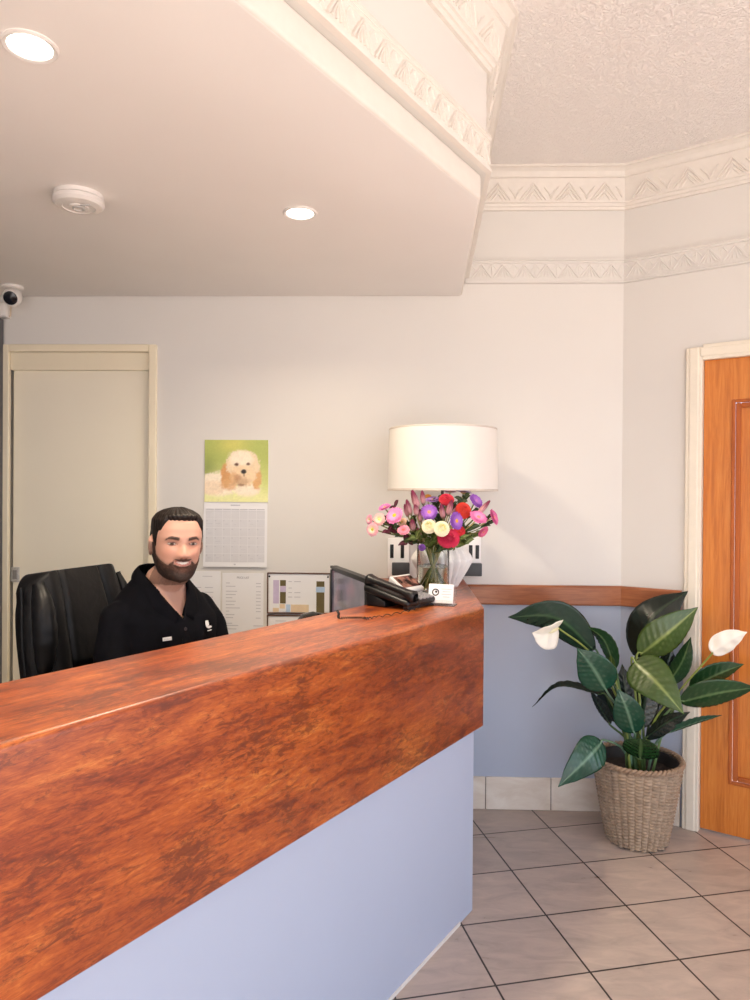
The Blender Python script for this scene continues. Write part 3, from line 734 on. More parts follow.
# body frame: T = base of the neck, TN = chest direction, TR = towards his right shoulder
T = V((-.688, 2.318, 1.128)); TN = V((.78, -.626, 0)); TR = V((-.626, -.78, 0)); UP = V((0, 0, 1))
def tp(r, f, z): return V((T.x, T.y, 0))+TR*r+TN*f+UP*z
bodyMB.tube([MH @ V((0, .012, -.05)), MH @ V((0, .018, -.095)), tp(0, .012, 1.150), tp(0, -.005, 1.10), tp(0, -.01, 1.02)], [.050, .0555, .0585, .075, .09], 24)
SECT = [(.48, (.165, .115, 0)), (.60, (.160, .115, .0)), (.72, (.155, .112, .0)), (.86, (.170, .118, .0)), (.97, (.180, .122, .0)), (1.03, (.184, .112, -.004)), (1.07, (.160, .094, -.010)), (1.105, (.128, .080, -.014)), (1.130, (.104, .074, -.014)), (1.155, (.080, .066, -.014)), (1.175, (.060, .054, -.012))]
def torso(mb, grow, z0=.46, z1=1.15, n=30, nu=48):
    ring = []
    def fn(u, v):
        z = z0+(z1-z0)*v; w, d, o = lerp(SECT, z); a = 2*PI*u; c, s = math.cos(a), math.sin(a)
        r = math.copysign(abs(c)**.85, c)*(w+grow); f = math.copysign(abs(s)**.85, s)*(d+grow)
        if s > 0 and .9 < z < 1.06: f += .010*G(abs(r)-.08, .05)*G(z-.97, .05)
        return tp(r, o+f, z)
    k = len(mb.v); mb.grid(fn, nu, n, wrap_u=True); mb.f.append([k+i for i in range(nu)]); mb.m.append(0); mb.f.append([k+n*nu+i for i in range(nu)]); mb.m.append(0)
torso(bodyMB, -.008, z1=1.13)
# arms: shoulder, elbow, wrist
HANDS = []
for s, el, wr in ((1, (.185, .05, .800), (.130, .275, .788)), (-1, (-.180, .09, .81), (-.05, .300, .788))):
    sh = tp(s*.148, -.004, 1.035); e = tp(*el); w = tp(*wr)
    bodyMB.tube(bez([sh, sh.lerp(e, .5)+TR*s*.008, e], 10), [.056, .055, .053, .051, .049, .047, .046, .045, .043, .041, .040], 18)
    bodyMB.ball(sh, .057); bodyMB.ball(e, .041); bodyMB.tube([e, e.lerp(w, .3), w], [.041, .040, .027], 16); bodyMB.ball(w, .0275)
    HANDS.append((s, e, w))
    d = (w-e); d.z = 0; d.normalize(); lat = V((-d.y, d.x, 0))*(s)      # lat: towards the thumb side
    # palm and five fingers resting on the desk
    pc_ = w+d*.05+UP*-.014
    bodyMB.ball((0, 0, 0), (.047, .041, .0155), 18, 12, frame(pc_, d, lat, UP))
    for k, (o, L) in enumerate(((.029, .068), (.010, .076), (-.010, .071), (-.028, .056))):
        k0 = pc_+d*.036+lat*o; bodyMB.tube([k0, k0+d*L*.45+UP*.006, k0+d*L*.78-UP*.001, k0+d*L-UP*.010], [.0098, .0092, .0084, .0068], 10); bodyMB.ball(k0+d*L-UP*.010, .0068, 10, 6)
    t0 = pc_-d*.012+lat*.030; bodyMB.tube([t0, t0+lat*.022+d*.022, t0+lat*.026+d*.05-UP*.005], [.0135, .011, .0085], 10); bodyMB.ball(t0+lat*.026+d*.05-UP*.005, .0085, 10, 6)
# legs, seated
for s in (1, -1):
    hip = tp(s*.09, .02, .545); kn = tp(s*.12, .43, .555); an = tp(s*.12, .42, .10)
    bodyMB.tube([hip, hip.lerp(kn, .5), kn], [.085, .075, .058], 18); bodyMB.ball(kn, .058); bodyMB.ball(hip, .085); bodyMB.tube([kn, kn.lerp(an, .35), an], [.055, .056, .036], 16)
    bodyMB.tube([an, an+UP*-.04+TN*.02, an+UP*-.06+TN*.14], [.037, .038, .028], 14); bodyMB.ball(an+UP*-.06+TN*.14, .028)
pb_ = remesh(bodyMB, .0034, 3, .5)
MHI = MH.inverted()
SKIN = srgb(204, 158, 138); SKIN2 = srgb(208, 142, 122); LIP = srgb(176, 108, 96); TEETH = srgb(238, 232, 222); HAIRC = srgb(26, 20, 18); BEARD = srgb(62, 40, 29)
def mixc(a, b, t): return tuple(p+(q-p)*t for p, q in zip(a, b))
def beard_mask(p, k=1.0):
    """0..1 inside the beard (head coordinates)"""
    x, y, z = p; ax = abs(x)
    if y > .032 or z > .0: return 0
    wob = .003*noise.noise(V((x*90, y*90, z*90)))
    zb = -.034-.027*min(1, max(0, (-.018-y)/.05))+wob; jaw = sstep(zb+.006*k, zb-.006*k, z)             # cheeks line slopes up to the ear
    side = sstep(-.022-.006*k, -.022+.006*k, y+wob*2)*sstep(.022, .014, y) if (z > -.075 and ax > .04) else 0
    chinz = sstep(-.122-.0, -.112, z+.0) if False else 1
    mz = -.0585+.0055*(ax/.022)**2 if ax < .030 else -.0483
    mus = sstep(mz+.0035, mz+.006, z)*sstep(-.0425, -.0465, z - .10*ax*0 + .010*sstep(.02, .032, ax)*0)*sstep(.036, .028, ax) if y < -.03 else 0
    gob = sstep(.0235, .0290, ax)*sstep(.047, .036, ax)*sstep(-.0465, -.053, z+.8*max(0, ax-.027)) if y < -.02 else 0
    m = max(jaw, side, mus, gob)
    if y < -.03 and ax < .024 and mz-.0095 < z < mz+.0042: m = 0
    if y < -.03: m *= 1
    return m
def paint(p):
    q = MHI @ p; x, y, z = q
    if z < -.135 or q.length > .2: return SKIN
    ax = abs(x); c = SKIN
    if y < 0:
        c = mixc(c, SKIN2, .45*G(ax-.042, .016)*G(z+.028, .016)); c = mixc(c, SKIN2, .35*G(x, .011)*G(z+.032, .012)); c = mixc(c, srgb(186, 128, 106), .55*G(ax-.032, .015)*G(z+.004, .010))
        mz = -.0585+.0055*(ax/.022)**2 if ax < .030 else -.0483
        b = beard_mask(q, 1.7); c = mixc(c, BEARD, .8*b*(.8+.2*noise.noise(q*400)))
        if y < -.045:
            lp_ = sstep(.0250, .0225, ax)*sstep(mz-.0095, mz-.0075, z)*sstep(mz+.0055, mz+.0038, z)*.8; c = mixc(c, LIP, lp_)
            th = .0036*(1-(ax/.0200)**2) if ax < .0200 else 0
            if th > 0: t_ = sstep(th+.0008, th-.0008, abs(z-mz-.0008)); c = mixc(c, TEETH, t_)
            # brows
            bz = .0165+.0035*sstep(.014, .036, ax)-.008*sstep(.040, .054, ax); bw = .0048-.0024*sstep(.03, .052, ax)
            c = mixc(c, srgb(44, 30, 24), .92*sstep(bw+.0014, bw-.0006, abs(z-bz))*sstep(.0125, .0155, ax)*sstep(.054, .050, ax))
            # lashes
            e = (ax-.0320)/.0150
            if abs(e) < 1:
                uz = .0005+.0048*(1-e*e); lz = .0005-.0040*(1-e*e)
                c = mixc(c, srgb(40, 26, 22), .9*sstep(.0016, .0004, abs(z-uz))); c = mixc(c, srgb(120, 80, 68), .7*sstep(.0014, .0004, abs(z-lz)))
            # nostrils
            c = mixc(c, srgb(96, 54, 46), .9*sstep(.0042, .002, math.hypot(ax-.0075, (z+.0435)*1.2)))
    else: c = mixc(c, BEARD, .6*beard_mask(q))
    return c
pb_.c = [paint(v) for v in pb_.v]
per = thing('person', 'seated smiling man in a black polo shirt with short dark hair and a beard', 'person', (tp(0, 0, 0).x, tp(0, 0, 0).y, 0))
t = NT('skin'); a_ = t.node('ShaderNodeAttribute', attribute_name='Col'); t.base(a_.outputs['Color']).set(Roughness=.48, Subsurface_Weight=.12, Subsurface_Radius=(.012, .005, .003), Subsurface_Scale=.6)
pb_.build('body', t.mat, per, smooth=180, vcol=True, recalc=False)
# eyes
for s in (-1, 1):
    def eyec(n_):
        return n_
    mb = MB(); ex = s*.0320; cy = -.0772; vs = []; cs = []
    R_ = (.0135, .0075, .0040)
    k0 = len(mb.v); mb.ball((0, 0, 0), R_, 28, 20)
    gaze = V((-.0015, 0, 0))
    for v in mb.v:
        d = math.hypot(v.x-gaze.x-(.0012 if s > 0 else 0), v.z-.0006)
        cs.append(srgb(16, 12, 12) if d < .0021 else srgb(74, 62, 52) if d < .0050 else srgb(178, 166, 158))
    mb.c = cs; mb.v = [MH @ V((v.x+ex, v.y+cy+abs(v.x+ex)*.16, v.z+.0006)) for v in mb.v]
    mb.build('eye', attr_mat('eye_surface', .12, .02), per, smooth=180, vcol=True)
# hair: a shell over the skull with the hairline of a short side-parted cut
def hair_t(az, z):
    a = abs(((az+PI) % (2*PI))-PI)
    line = .0745 if a < .66 else .0745-.036*sstep(.66, 1.04, a)
    if a > 1.04: line = .0385-.050*sstep(1.10, 1.34, a)                 # temple down to the sideburn
    if a > 1.36: line = -.0115+.0335*sstep(1.40, 1.58, a)*sstep(2.0, 1.7, a)
    if a > 1.75: line = .022-.095*sstep(1.72, 2.15, a)
    m = sstep(line-.006, line+.006, z+.0010*math.sin(az*31))
    top = sstep(.035, .085, z); th = .0030+.0075*top+.005*top*G(a, .9)+.002*sstep(.05, .0, z)*sstep(1.4, 2, a)
    th += .0011*math.sin(az*34+z*120)*top+.0012*noise.noise(V((math.sin(az)*6, math.cos(az)*6, z*30)))
    return -.004+(th+.004)*m
def shell(fn, z0, z1, nu, nv):
    mb = MB()
    def g(u, v):
        az = 2*PI*u; z = z0+(z1-z0)*v; return MH @ head_pt(az, z, fn(az, z))
    mb.grid(g, nu, nv, wrap_u=True); top = mb.v[-nu:]; c_ = sum(top, V((0, 0, 0)))/nu
    mb.add([c_+(MH.to_3x3() @ V((0, 0, .0012)))], []); L = len(mb.v)-1
    for i in range(nu): mb.f.append([L-nu+i, L-nu+(i+1) % nu, L]); mb.m.append(0)
    return mb
def strand_mat(name, c0, c1, sc):
    t = NT(name); f = t.noise(t.coord((1, 1, .35)), sc, 5, .65); t.base(t.ramp(f, [(.35, c0), (.7, c1)])).set(Roughness=.45, Specular_IOR_Level=.25).bump(f, .5, .002); return t.mat
M_hair = strand_mat('dark_hair', srgb(14, 11, 10), srgb(44, 34, 29), 190)
shell(hair_t, -.078, .1005, 160, 90).build('hair', M_hair, per, smooth=180, label='short dark brushed-back hair')
def beard_t(az, z):
    p = head_pt(az, z); m = beard_mask(p)
    return -.003+(.0030+.0022*sstep(-.07, -.10, z)+.0030+.0007*noise.noise(p*160))*sstep(.55, .95, m)
bm_ = MB()
def bg(u, v):
    az = 2*PI*u; z = -.1225+.1225*v; return MH @ head_pt(az, z, beard_t(az, z))
bm_.grid(bg, 200, 90, wrap_u=True); bm_.f.append(list(range(200))[::-1]); bm_.m.append(0)
# keep only what stands clear of the skin
keepf = []
for f, m_ in zip(bm_.f, bm_.m):
    if len(f) > 4: keepf.append(f); continue
    c_ = sum((MHI @ bm_.v[i] for i in f), V((0, 0, 0)))/4
    if beard_mask(c_) > .4: keepf.append(f)
bm_.f = keepf; bm_.m = [0]*len(keepf)
def beard_col(w):
    q = MHI @ w; k = .42*G(q.z+.079, .007)*G(q.x, .015)*(1 if q.y < 0 else 0)+.20*sstep(-.02, -.06, q.y)*sstep(-.085, -.06, q.z)+.12*noise.noise(q*120); return mixc(srgb(52, 33, 25), srgb(170, 118, 94), max(0, min(1, k)))
bm_.c = [beard_col(w) for w in bm_.v]
bm_.build('beard', attr_mat('beard_hair', .7, .45, 420, .5), per, smooth=180, vcol=True, label='short trimmed brown beard')

# --- polo shirt
def cloth(name, c, c2, rough=.85):
    t = NT(name); f = t.noise(t.coord(), 26, 4, .6); w = t.noise(t.coord(), 700, 2); t.base(t.ramp(f, [(.3, c), (.7, c2)])).set(Roughness=rough, Specular_IOR_Level=.10).bump(t.math('ADD', f, t.math('MULTIPLY', w, .3)), .25, .006); return t.mat
M_polo = cloth('black_polo_cloth', (.0025, .0025, .004), (.005, .005, .008))
smb = MB(); torso(smb, .007, .50, 1.165)
for s, e, w in HANDS:
    sh = tp(s*.148, -.004, 1.035); e2 = sh.lerp(e, .78)
    smb.tube(bez([sh, sh.lerp(e2, .5)+TR*s*.012, e2], 8), [.060, .062, .063, .063, .062, .062, .062, .061, .060], 22); smb.ball(sh, .060)
sm = remesh(smb, .006, 6, .5)
VB = .072                                        # depth of the open collar below the neck base
def neck_open(p):
    q = p-V((T.x, T.y, 0)); r, f, z = q.dot(TR), q.dot(TN), q.z
    rad = math.hypot(r/.073, (f-.002)/.070)
    if z > 1.085 and rad < 1.0: return True
    top = 1.135; vz = 1.036
    if f > .02 and z > vz and abs(r-.0) < .062*((z-vz)/(top-vz))**.9: return True
    return False
keep = [f for f in sm.f if not neck_open(sum((sm.v[i] for i in f), V((0, 0, 0)))/len(f))]
used = sorted({i for f in keep for i in f}); mp = {i: k for k, i in enumerate(used)}
# fabric folds
def fold(p):
    q = p-V((T.x, T.y, 0)); r, f, z = q.dot(TR), q.dot(TN), q.z
    a = .0035*math.sin(38*z+22*r+3*noise.noise(p*5))*sstep(.10, .17, abs(r))+.003*noise.noise(p*14)
    return a
sm2 = MB(); cen = V((T.x, T.y, .9))
sv = []
for i in used:
    v = sm.v[i]; d = V((v.x-T.x, v.y-T.y, 0)); d = d.normalized() if d.length > 1e-4 else d; sv.append(v+d*fold(v))
sm2.add(sv, [[mp[i] for i in f] for f in keep])
so = sm2.build('polo_shirt', M_polo, per, smooth=180, recalc=False)
md = so.modifiers.new('thickness', 'SOLIDIFY'); md.thickness = .0025; md.offset = -1
# skin behind the open collar follows the shirt front: collar blades
mb = MB()
def collar(s):
    # stand along the neck then the blade falling to the placket
    top = [tp(s*a, b, z) for a, b, z in ((.0, -.080, 1.196), (.045, -.062, 1.192), (.067, -.014, 1.180), (.064, .034, 1.148), (.041, .072, 1.098), (.005, .099, 1.044))]
    low = [tp(s*a, b, z) for a, b, z in ((.0, -.098, 1.140), (.056, -.080, 1.138), (.094, -.018, 1.130), (.100, .040, 1.100), (.080, .088, 1.052), (.038, .116, 1.018))]
    a, b = bez(top, 24), bez(low, 24)
    def g(u, v):
        i = min(24, int(round(u*24))); p = a[i].lerp(b[i], v); bul = math.sin(v*PI)*.008; d = V((p.x-T.x, p.y-T.y, 0)).normalized(); return p+d*bul+UP*bul*.5
    k = len(mb.v); mb.grid(g, 24, 6)
collar(1); collar(-1)
co = mb.build('collar', M_polo, so, smooth=180); md = co.modifiers.new('thickness', 'SOLIDIFY'); md.thickness = .004; md.offset = 0
mb = MB()
pl_ = bez([tp(0, .105, 1.036), tp(0, .122, 1.0), tp(0, .134, .95), tp(0, .132, .90)], 10)
for s in (0,):
    def pg(u, v): p = pl_[int(round(v*10))]; return p+TR*(u-.5)*.030+TN*.004*(1-abs(u-.5)*1.0)
    mb.grid(pg, 4, 10)
pk = mb.build('placket', M_polo, so, smooth=180); md = pk.modifiers.new('thickness', 'SOLIDIFY'); md.thickness = .003
for k in (3, 7):
    mb = MB(); mb.lathe([(0, 0), (.0055, 0), (.0055, .002), (0, .002)], (0, 0, 0), 14, frame(pl_[k]+TN*.004, TR, UP, TN)); mb.build('button', plain('dark_button', (.03, .03, .035), .3), pk, smooth=40)
# badge and logo lie on the chest: find the cloth surface in front of a chest point
def chest(r, z):
    best = max((v for v in sv if abs((v-V((T.x, T.y, 0))).dot(TR)-r) < .012 and abs(v.z-z) < .012), key=lambda v: (v-V((T.x, T.y, 0))).dot(TN), default=tp(r, .12, z)); return tp(r, (best-V((T.x, T.y, 0))).dot(TN)+.002, z)
def patch(r, z):
    p = chest(r, z); a = chest(r+.02, z)-chest(r-.02, z); b = chest(r, z+.02)-chest(r, z-.02); x = (-a).normalized(); y = (b-x*b.dot(x)).normalized(); return frame(p, x, y, x.cross(y))
Mg = patch(.075, .985)
bd = MB(); bd.box((0, 0, .003), (.030, .011, .003), Mg, .001); nb = bd.build('name_badge', plain('badge_white', (.62, .62, .64), .4), so, smooth=30, label='small white name badge')
mb = MB(); [mb.box((-.010+.005*k, 0, .0048), (.003, .004, .0006), Mg) for k in range(5)]; mb.build('badge_print', M_grey, nb)
Ml = patch(-.085, 1.005); mb = MB()
def flat(mb, pts, M, z, h=.0008): mb.prism(pts, z, z+h, M=M)
for cx_, cy_, rx_, ry_ in ((-.006, .004, .0062, .0125), (.001, .0075, .0030, .0085), (.003, -.0065, .0115, .0042)): flat(mb, [(cx_+rx_*math.cos(k*PI/10), cy_+ry_*math.sin(k*PI/10)) for k in range(20)], Ml, .001)
mb.box((0, -.017, .0016), (.020, .0025, .0008), Ml)
mb.build('chest_logo', plain('white_print', (.75, .75, .76), .6), so, label='small white printed logo on the left chest')
# --- trousers and shoes (under the desk)
tm = MB()
for s in (1, -1):
    hip = tp(s*.09, .02, .55); kn = tp(s*.12, .43, .555); an = tp(s*.12, .42, .115)
    tm.tube([hip, hip.lerp(kn, .5), kn], [.097, .088, .070], 20); tm.ball(kn, .070); tm.ball(hip, .098); tm.tube([kn, kn.lerp(an, .4), an], [.068, .066, .055], 18)
k = len(tm.v); tm.tube([tp(0, .0, .48), tp(0, 0, .56), tp(0, 0, .62)], [.13, .14, .13], 24)
remesh(tm, .009, 4).build('trousers', cloth('dark_trousers', (.018, .018, .024), (.03, .03, .038)), per, smooth=180, recalc=False)
for s in (1, -1):
    an = tp(s*.12, .42, 0); mb = MB()
    Msh = frame(an, TN, UP.cross(TN), UP)
    def shoe(u, v, M=Msh):
        a = 2*PI*u; x = -.075+.275*v; w = .036+.012*math.sin(PI*min(1, v*1.15))+.004; hh = .085-.045*sstep(.25, .75, v); e = math.sin(PI*max(.02, min(.98, v)))**.28
        return M @ V((x, math.cos(a)*w*e, max(.006, .012+ (hh*.5)+math.sin(a)*hh*.5*e)))
    mb.grid(shoe, 24, 24, wrap_u=True); mb.f.append(list(range(24))); mb.m.append(0); mb.f.append([24*24+i for i in range(24)]); mb.m.append(0)
    mb.prism([(Msh @ V((x, y, 0))).to_2d() for x, y in ((-.08, -.038), (.1, -.046), (.19, -.03), (.2, 0), (.19, .03), (.1, .046), (-.08, .038))], 0, .014, .003, 2)
    mb.build('shoe', plain('black_leather_shoe', (.012, .012, .013), .35), per, smooth=60)

# ------------------------------------------------------------ office chair
CF = V((.95, -.312, 0)); CR = V((-.312, -.95, 0)); CC = V((-.935, 2.39, 0))            # forward, the sitter's right... towards the viewer; back cushion base
M_leather = NT('black_leather'); f_ = M_leather.noise(M_leather.coord(), 55, 5, .6, .4); g_ = M_leather.noise(M_leather.coord((1, 1, 1)), 9, 3, .5, 1.2)
M_leather.base((.004, .004, .005)).set(Specular_IOR_Level=.28, Roughness=M_leather.ramp(g_, [(.3, (.36,)*3), (.7, (.50,)*3)])).bump(M_leather.math('ADD', M_leather.math('MULTIPLY', f_, .25), g_), .3, .012); M_leather = M_leather.mat
chr_ = thing('office_chair', 'black padded leather high-back office chair behind the seated man', 'office chair', (CC.x, CC.y, 0))
REC = math.radians(9)
Mc = frame(CC+UP*.50, -CR, -CF, UP) @ Matrix.Rotation(-REC, 4, 'X')    # x to the viewer's far side, y rearwards, z up the back
BW_, BH = .228, .68
def back_fn(front):
    def g(u, v):
        x = (u*2-1); z = v*BH; cx = abs(x)
        wv = BW_*(1-.10*sstep(.55, 1, v)**2-.05*sstep(.3, 0, v)); rc = .10                        # rounded shoulders
        zz = z-(.055*max(0, (cx-.62)/.38)**2.2)*sstep(.8, 1, v)
        y = 0
        if front:
            puff = .060*(1-cx**5)*math.sin(PI*min(1, max(0, .06+v*.90)))**.35
            for sx in (-.46, .46): puff -= .020*G(x-sx-.04*(1-v)*math.copysign(1, sx), .028)*sstep(.04, .2, v)
            puff -= .018*G(v-.52, .02)*sstep(.6, .4, cx)
            puff += .014*G(cx-.74, .13)
            y = -.020-puff
        else: y = .045*(1-cx**4)*math.sin(PI*min(1, max(0, .03+v*.94)))**.4+.03
        return Mc @ V((x*wv, y, zz))
    return g
mb = MB(); mb.grid(back_fn(True), 56, 60); mb.grid(back_fn(False), 56, 60)
# join the two skins round the rim with a piped edge
rim = [back_fn(True)(u/40, 1) for u in range(41)]
n1 = 57
for row in range(60):
    for col_ in (0, 56):
        a, b2 = row*n1+col_, (row+1)*n1+col_; o2 = 61*n1; mb.f.append([a, b2, b2+o2, a+o2]); mb.m.append(0)
for col_ in range(56):
    for row in (0, 60): a, b2 = row*n1+col_, row*n1+col_+1; o2 = 61*n1; mb.f.append([a, b2, b2+o2, a+o2]); mb.m.append(0)
bk = mb.build('backrest', M_leather, chr_, smooth=70)
def bolster(sx, z0, z1, r, name):
    mb = MB(); N = 46
    pts = []; rr = []
    for i in range(N+1):
        v = i/N; z = z0+(z1-z0)*v; top = z/BH
        wv = BW_*(1-.10*sstep(.55, 1, top)**2-.05*sstep(.3, 0, top))
        pts.append(Mc @ V((sx*(wv-.018), -.045-.022*math.sin(PI*v), z))); rr.append(r*(math.sin(PI*max(.04, min(.96, v)))**.32)*(1+.015*math.sin(v*40)+.05*noise.noise(V((v*7, sx, z0)))))
    mb.tube(pts, rr, 18); return mb.build(name, M_leather, bk, smooth=80)
for sx in (-1, 1): bolster(sx, .36, BH-.035, .036 if sx < 0 else .020, 'side_bolster'); bolster(sx, .05, .35, .036, 'side_bolster')
for sx in (-1, 1):
    mb = MB(); pts = [Mc @ V((sx*(BW_*(1-.10*sstep(.55, 1, k/30)**2-.05*sstep(.3, 0, k/30))+.002), .006, .02+k/30*(BH-.06))) for k in range(31)]; mb.tube(pts, .006, 8); mb.build('piping', M_leather, bk, smooth=80)
sc_ = CC+CF*.275+UP*.45
Mst = frame(sc_, -CR, -CF, UP)
mb = MB(); mb.ball((0, 0, 0), (.262, .255, .060), 40, 20, Mst, fn=lambda v: V((math.copysign(abs(v.x)**.55, v.x), math.copysign(abs(v.y)**.55, v.y), v.z*(1 if v.z < 0 else .72)))); mb.build('seat', M_leather, chr_, smooth=80)
for s in (-1, 1):
    mb = MB(); ar = [Mst @ V((s*.285, .20, .03)), Mst @ V((s*.305, .17, .13)), Mst @ V((s*.305, .08, .185)), Mst @ V((s*.305, -.08, .185)), Mst @ V((s*.300, -.15, .14)), Mst @ V((s*.275, -.13, -.02)), Mst @ V((s*.20, -.10, -.05))]
    mb.tube(bez(ar, 40), .016, 12); am = mb.build('armrest', M_black, chr_, smooth=60)
    mb = MB(); mb.box((s*.305, 0, .203), (.058, .24, .034), Mst, .014, 3); mb.build('arm_pad', M_leather, am, smooth=50)
mb = MB(); mb.box((0, 0, -.075), (.22, .26, .035), Mst, .01); mb.tube([Mst @ V((0, .16, -.07)), Mst @ V((0, .30, -.055)), Mst @ V((0, .335, .02)), Mst @ V((0, .35, .20))], .022, 12); mb.build('mechanism', M_black, chr_, smooth=50)
mb = MB(); mb.tube([sc_-UP*.085, sc_-UP*.20], .024, 16); mb.tube([sc_-UP*.20, V((sc_.x, sc_.y, .09))], .034, 16); mb.build('gas_lift', M_black, chr_, smooth=50)
for k in range(5):
    a = k*2*PI/5+.3; d = V((math.cos(a), math.sin(a), 0)); p = V((sc_.x, sc_.y, 0))
    mb = MB(); mb.tube([p+UP*.11, p+d*.14+UP*.095, p+d*.30+UP*.072], [.030, .022, .016], 12); bl = mb.build('base_leg', M_black, chr_, smooth=50)
    mb = MB(); q = p+d*.30; sd_ = V((-d.y, d.x, 0))
    for s in (-1, 1): mb.lathe([(0, -.009), (.025, -.009), (.028, -.005), (.028, .005), (.025, .009), (0, .009)], (0, 0, 0), 20, frame(q+sd_*s*.014+UP*.028, d, UP, sd_))
    mb.tube([q+UP*.028, q+UP*.07], .007, 8); mb.build('caster', M_black, bl, smooth=50)
# ------------------------------------------------------------ things pinned on the back wall
def wl(x, z, y=0): return Mb @ V((x, y, z))
M_paper = plain('white_paper', (.84, .84, .86), .7, var=.012, scale=5)
M_pencil = plain('faint_print', (.56, .56, .60), .7); M_print = plain('dark_print', (.22, .22, .25), .7)
def text(s, size, x, z, y, mat, parent, name, align='CENTER', M=None):
    cu = bpy.data.curves.new('t', 'FONT'); cu.body = s; cu.size = size; cu.align_x = align; cu.extrude = .0002
    o = bpy.data.objects.new('t', cu); COL.objects.link(o); bpy.context.view_layer.update()
    ev = o.evaluated_get(bpy.context.evaluated_depsgraph_get()); me = ev.to_mesh()
    MM = (M or Mb) @ frame((x, y, z), (1, 0, 0), (0, 0, 1), (0, -1, 0)); mb = MB(); mb.add([v.co.copy() for v in me.vertices], [list(p.vertices) for p in me.polygons], M=MM)
    ev.to_mesh_clear(); bpy.data.objects.remove(o); return mb.build(name, mat, parent)
# calendar: picture page above, month page below
CX0, CX1, CZT, CZM, CZB = -.787, -.492, 1.682, 1.396, 1.097
cal = thing('wall_calendar', 'open wall calendar with a fluffy cream dog picture above the month page', 'calendar', tuple(wl((CX0+CX1)/2, CZB)))
def dog(u, v):
    n1 = noise.noise(V((u*3.1, v*3.1, 1.3))); n2 = noise.noise(V((u*17, v*17, 4))); n3 = noise.noise(V((u*42, v*42, 9)))
    g = sstep(.05, .75, v+.10*n1)
    c = mixc(srgb(236, 236, 170), srgb(176, 188, 98), g); c = mixc(c, srgb(216, 210, 110), .85*math.exp(-((u-.45)**2/.05+(v-.93)**2/.02))); c = mixc(c, srgb(134, 148, 74), .8*math.exp(-((u-.04)**2/.02+(v-.55)**2/.05)))
    c = mixc(c, srgb(196, 206, 110), .6*math.exp(-((u-.98)**2/.02+(v-.35)**2/.05)))
    def blob(cx, cy, rx, ry, col, soft=.10, k=1.0):
        nonlocal c
        d = math.hypot((u-cx)/rx, (v-cy)/ry)+.16*n2+.14*n3; c = mixc(c, col, k*sstep(1+soft, 1-soft, d))
    cream, tan, pale = srgb(238, 214, 178), srgb(214, 158, 100), srgb(250, 236, 212)
    blob(.22, .28, .30, .20, pale, .16); blob(.12, .23, .2, .12, srgb(242, 216, 184), .2, .7); blob(.66, .20, .20, .12, pale, .2)
    blob(.34, .43, .085, .20, tan, .2); blob(.385, .28, .13, .09, srgb(220, 170, 116), .3, .8); blob(.82, .38, .075, .17, srgb(222, 172, 114), .22)
    blob(.60, .60, .265, .235, cream, .10); blob(.57, .70, .19, .13, pale, .3, .9); blob(.60, .42, .20, .17, srgb(240, 212, 172), .15); blob(.46, .38, .07, .10, tan, .4, .6)
    blob(.58, .33, .12, .07, srgb(176, 128, 90), .5, .55); blob(.52, .40, .055, .045, srgb(186, 132, 92), .5, .6); blob(.57, .275, .06, .02, srgb(120, 78, 58), .5, .6)
    blob(.50, .605, .032, .026, srgb(104, 66, 44), .4); blob(.685, .615, .028, .024, srgb(110, 72, 50), .4); blob(.615, .49, .042, .036, srgb(34, 24, 24), .25); blob(.62, .435, .012, .03, srgb(120, 82, 62), .6, .7)
    if v < .17: c = mixc(c, srgb(236, 236, 168), .75*sstep(.17, .02, v+.05*n2))
    n4 = noise.noise(V((u*26+n2*2, v*26+n1*2, 2))); k = 1+.07*n3+.04*n2+.10*n4*(1 if math.hypot(u-.6, v-.5) < .33 or (v < .42 and u < .6) else .2); return tuple(x*k for x in c)
mb = MB(); N = 84
mb.grid(lambda u, v: wl(CX0+(CX1-CX0)*u, CZM+(CZT-CZM)*v, -.0085+.002*math.sin(v*PI)), N, N, col=dog)
mb.build('picture_page', attr_mat('dog_print', .35, .0), cal, smooth=180, vcol=True, label='printed picture of a fluffy cream dog on green grass')
mb = MB(); mb.box(((CX0+CX1)/2, -.003, (CZT+CZM)/2), (CX1-CX0, .005, CZT-CZM), Mb, .0005)
mb.build('backing_pages', M_paper, cal)
mb = MB(); mb.grid(lambda u, v: wl(CX0-.004+(CX1-CX0)*u, CZB+(CZM-CZB)*v, -.013+.009*v), 6, 12); mb.grid(lambda u, v: wl(CX0-.004+(CX1-CX0)*u, CZB+(CZM-CZB)*v, -.006+.004*v), 6, 12)
mb.box(((CX0+CX1)/2-.004, -.009, CZB+.001), (CX1-CX0, .006, .002), Mb)
mp_ = mb.build('month_page', M_paper, cal, smooth=30, label='white month page')
pgx = lambda u: CX0-.004+(CX1-CX0)*u
def page_y(z): return -.0138+.009*(z-CZB)/(CZM-CZB)
M_tint = plain('grid_tint', (.66, .66, .69), .7, var=.02)
mb = MB(); mb.grid(lambda u, v: wl(pgx(.035+.93*u), CZB+.022+.238*v, page_y(CZB+.022+.238*v)), 4, 8, mi=0)
for k in range(8): x = pgx(.035+.93*k/7); mb.add([wl(x-.0005, CZB+.022, page_y(CZB+.022)-.0004), wl(x+.0005, CZB+.022, page_y(CZB+.022)-.0004), wl(x+.0005, CZB+.26, page_y(CZB+.26)-.0004), wl(x-.0005, CZB+.26, page_y(CZB+.26)-.0004)], [(0, 1, 2, 3)], 1)
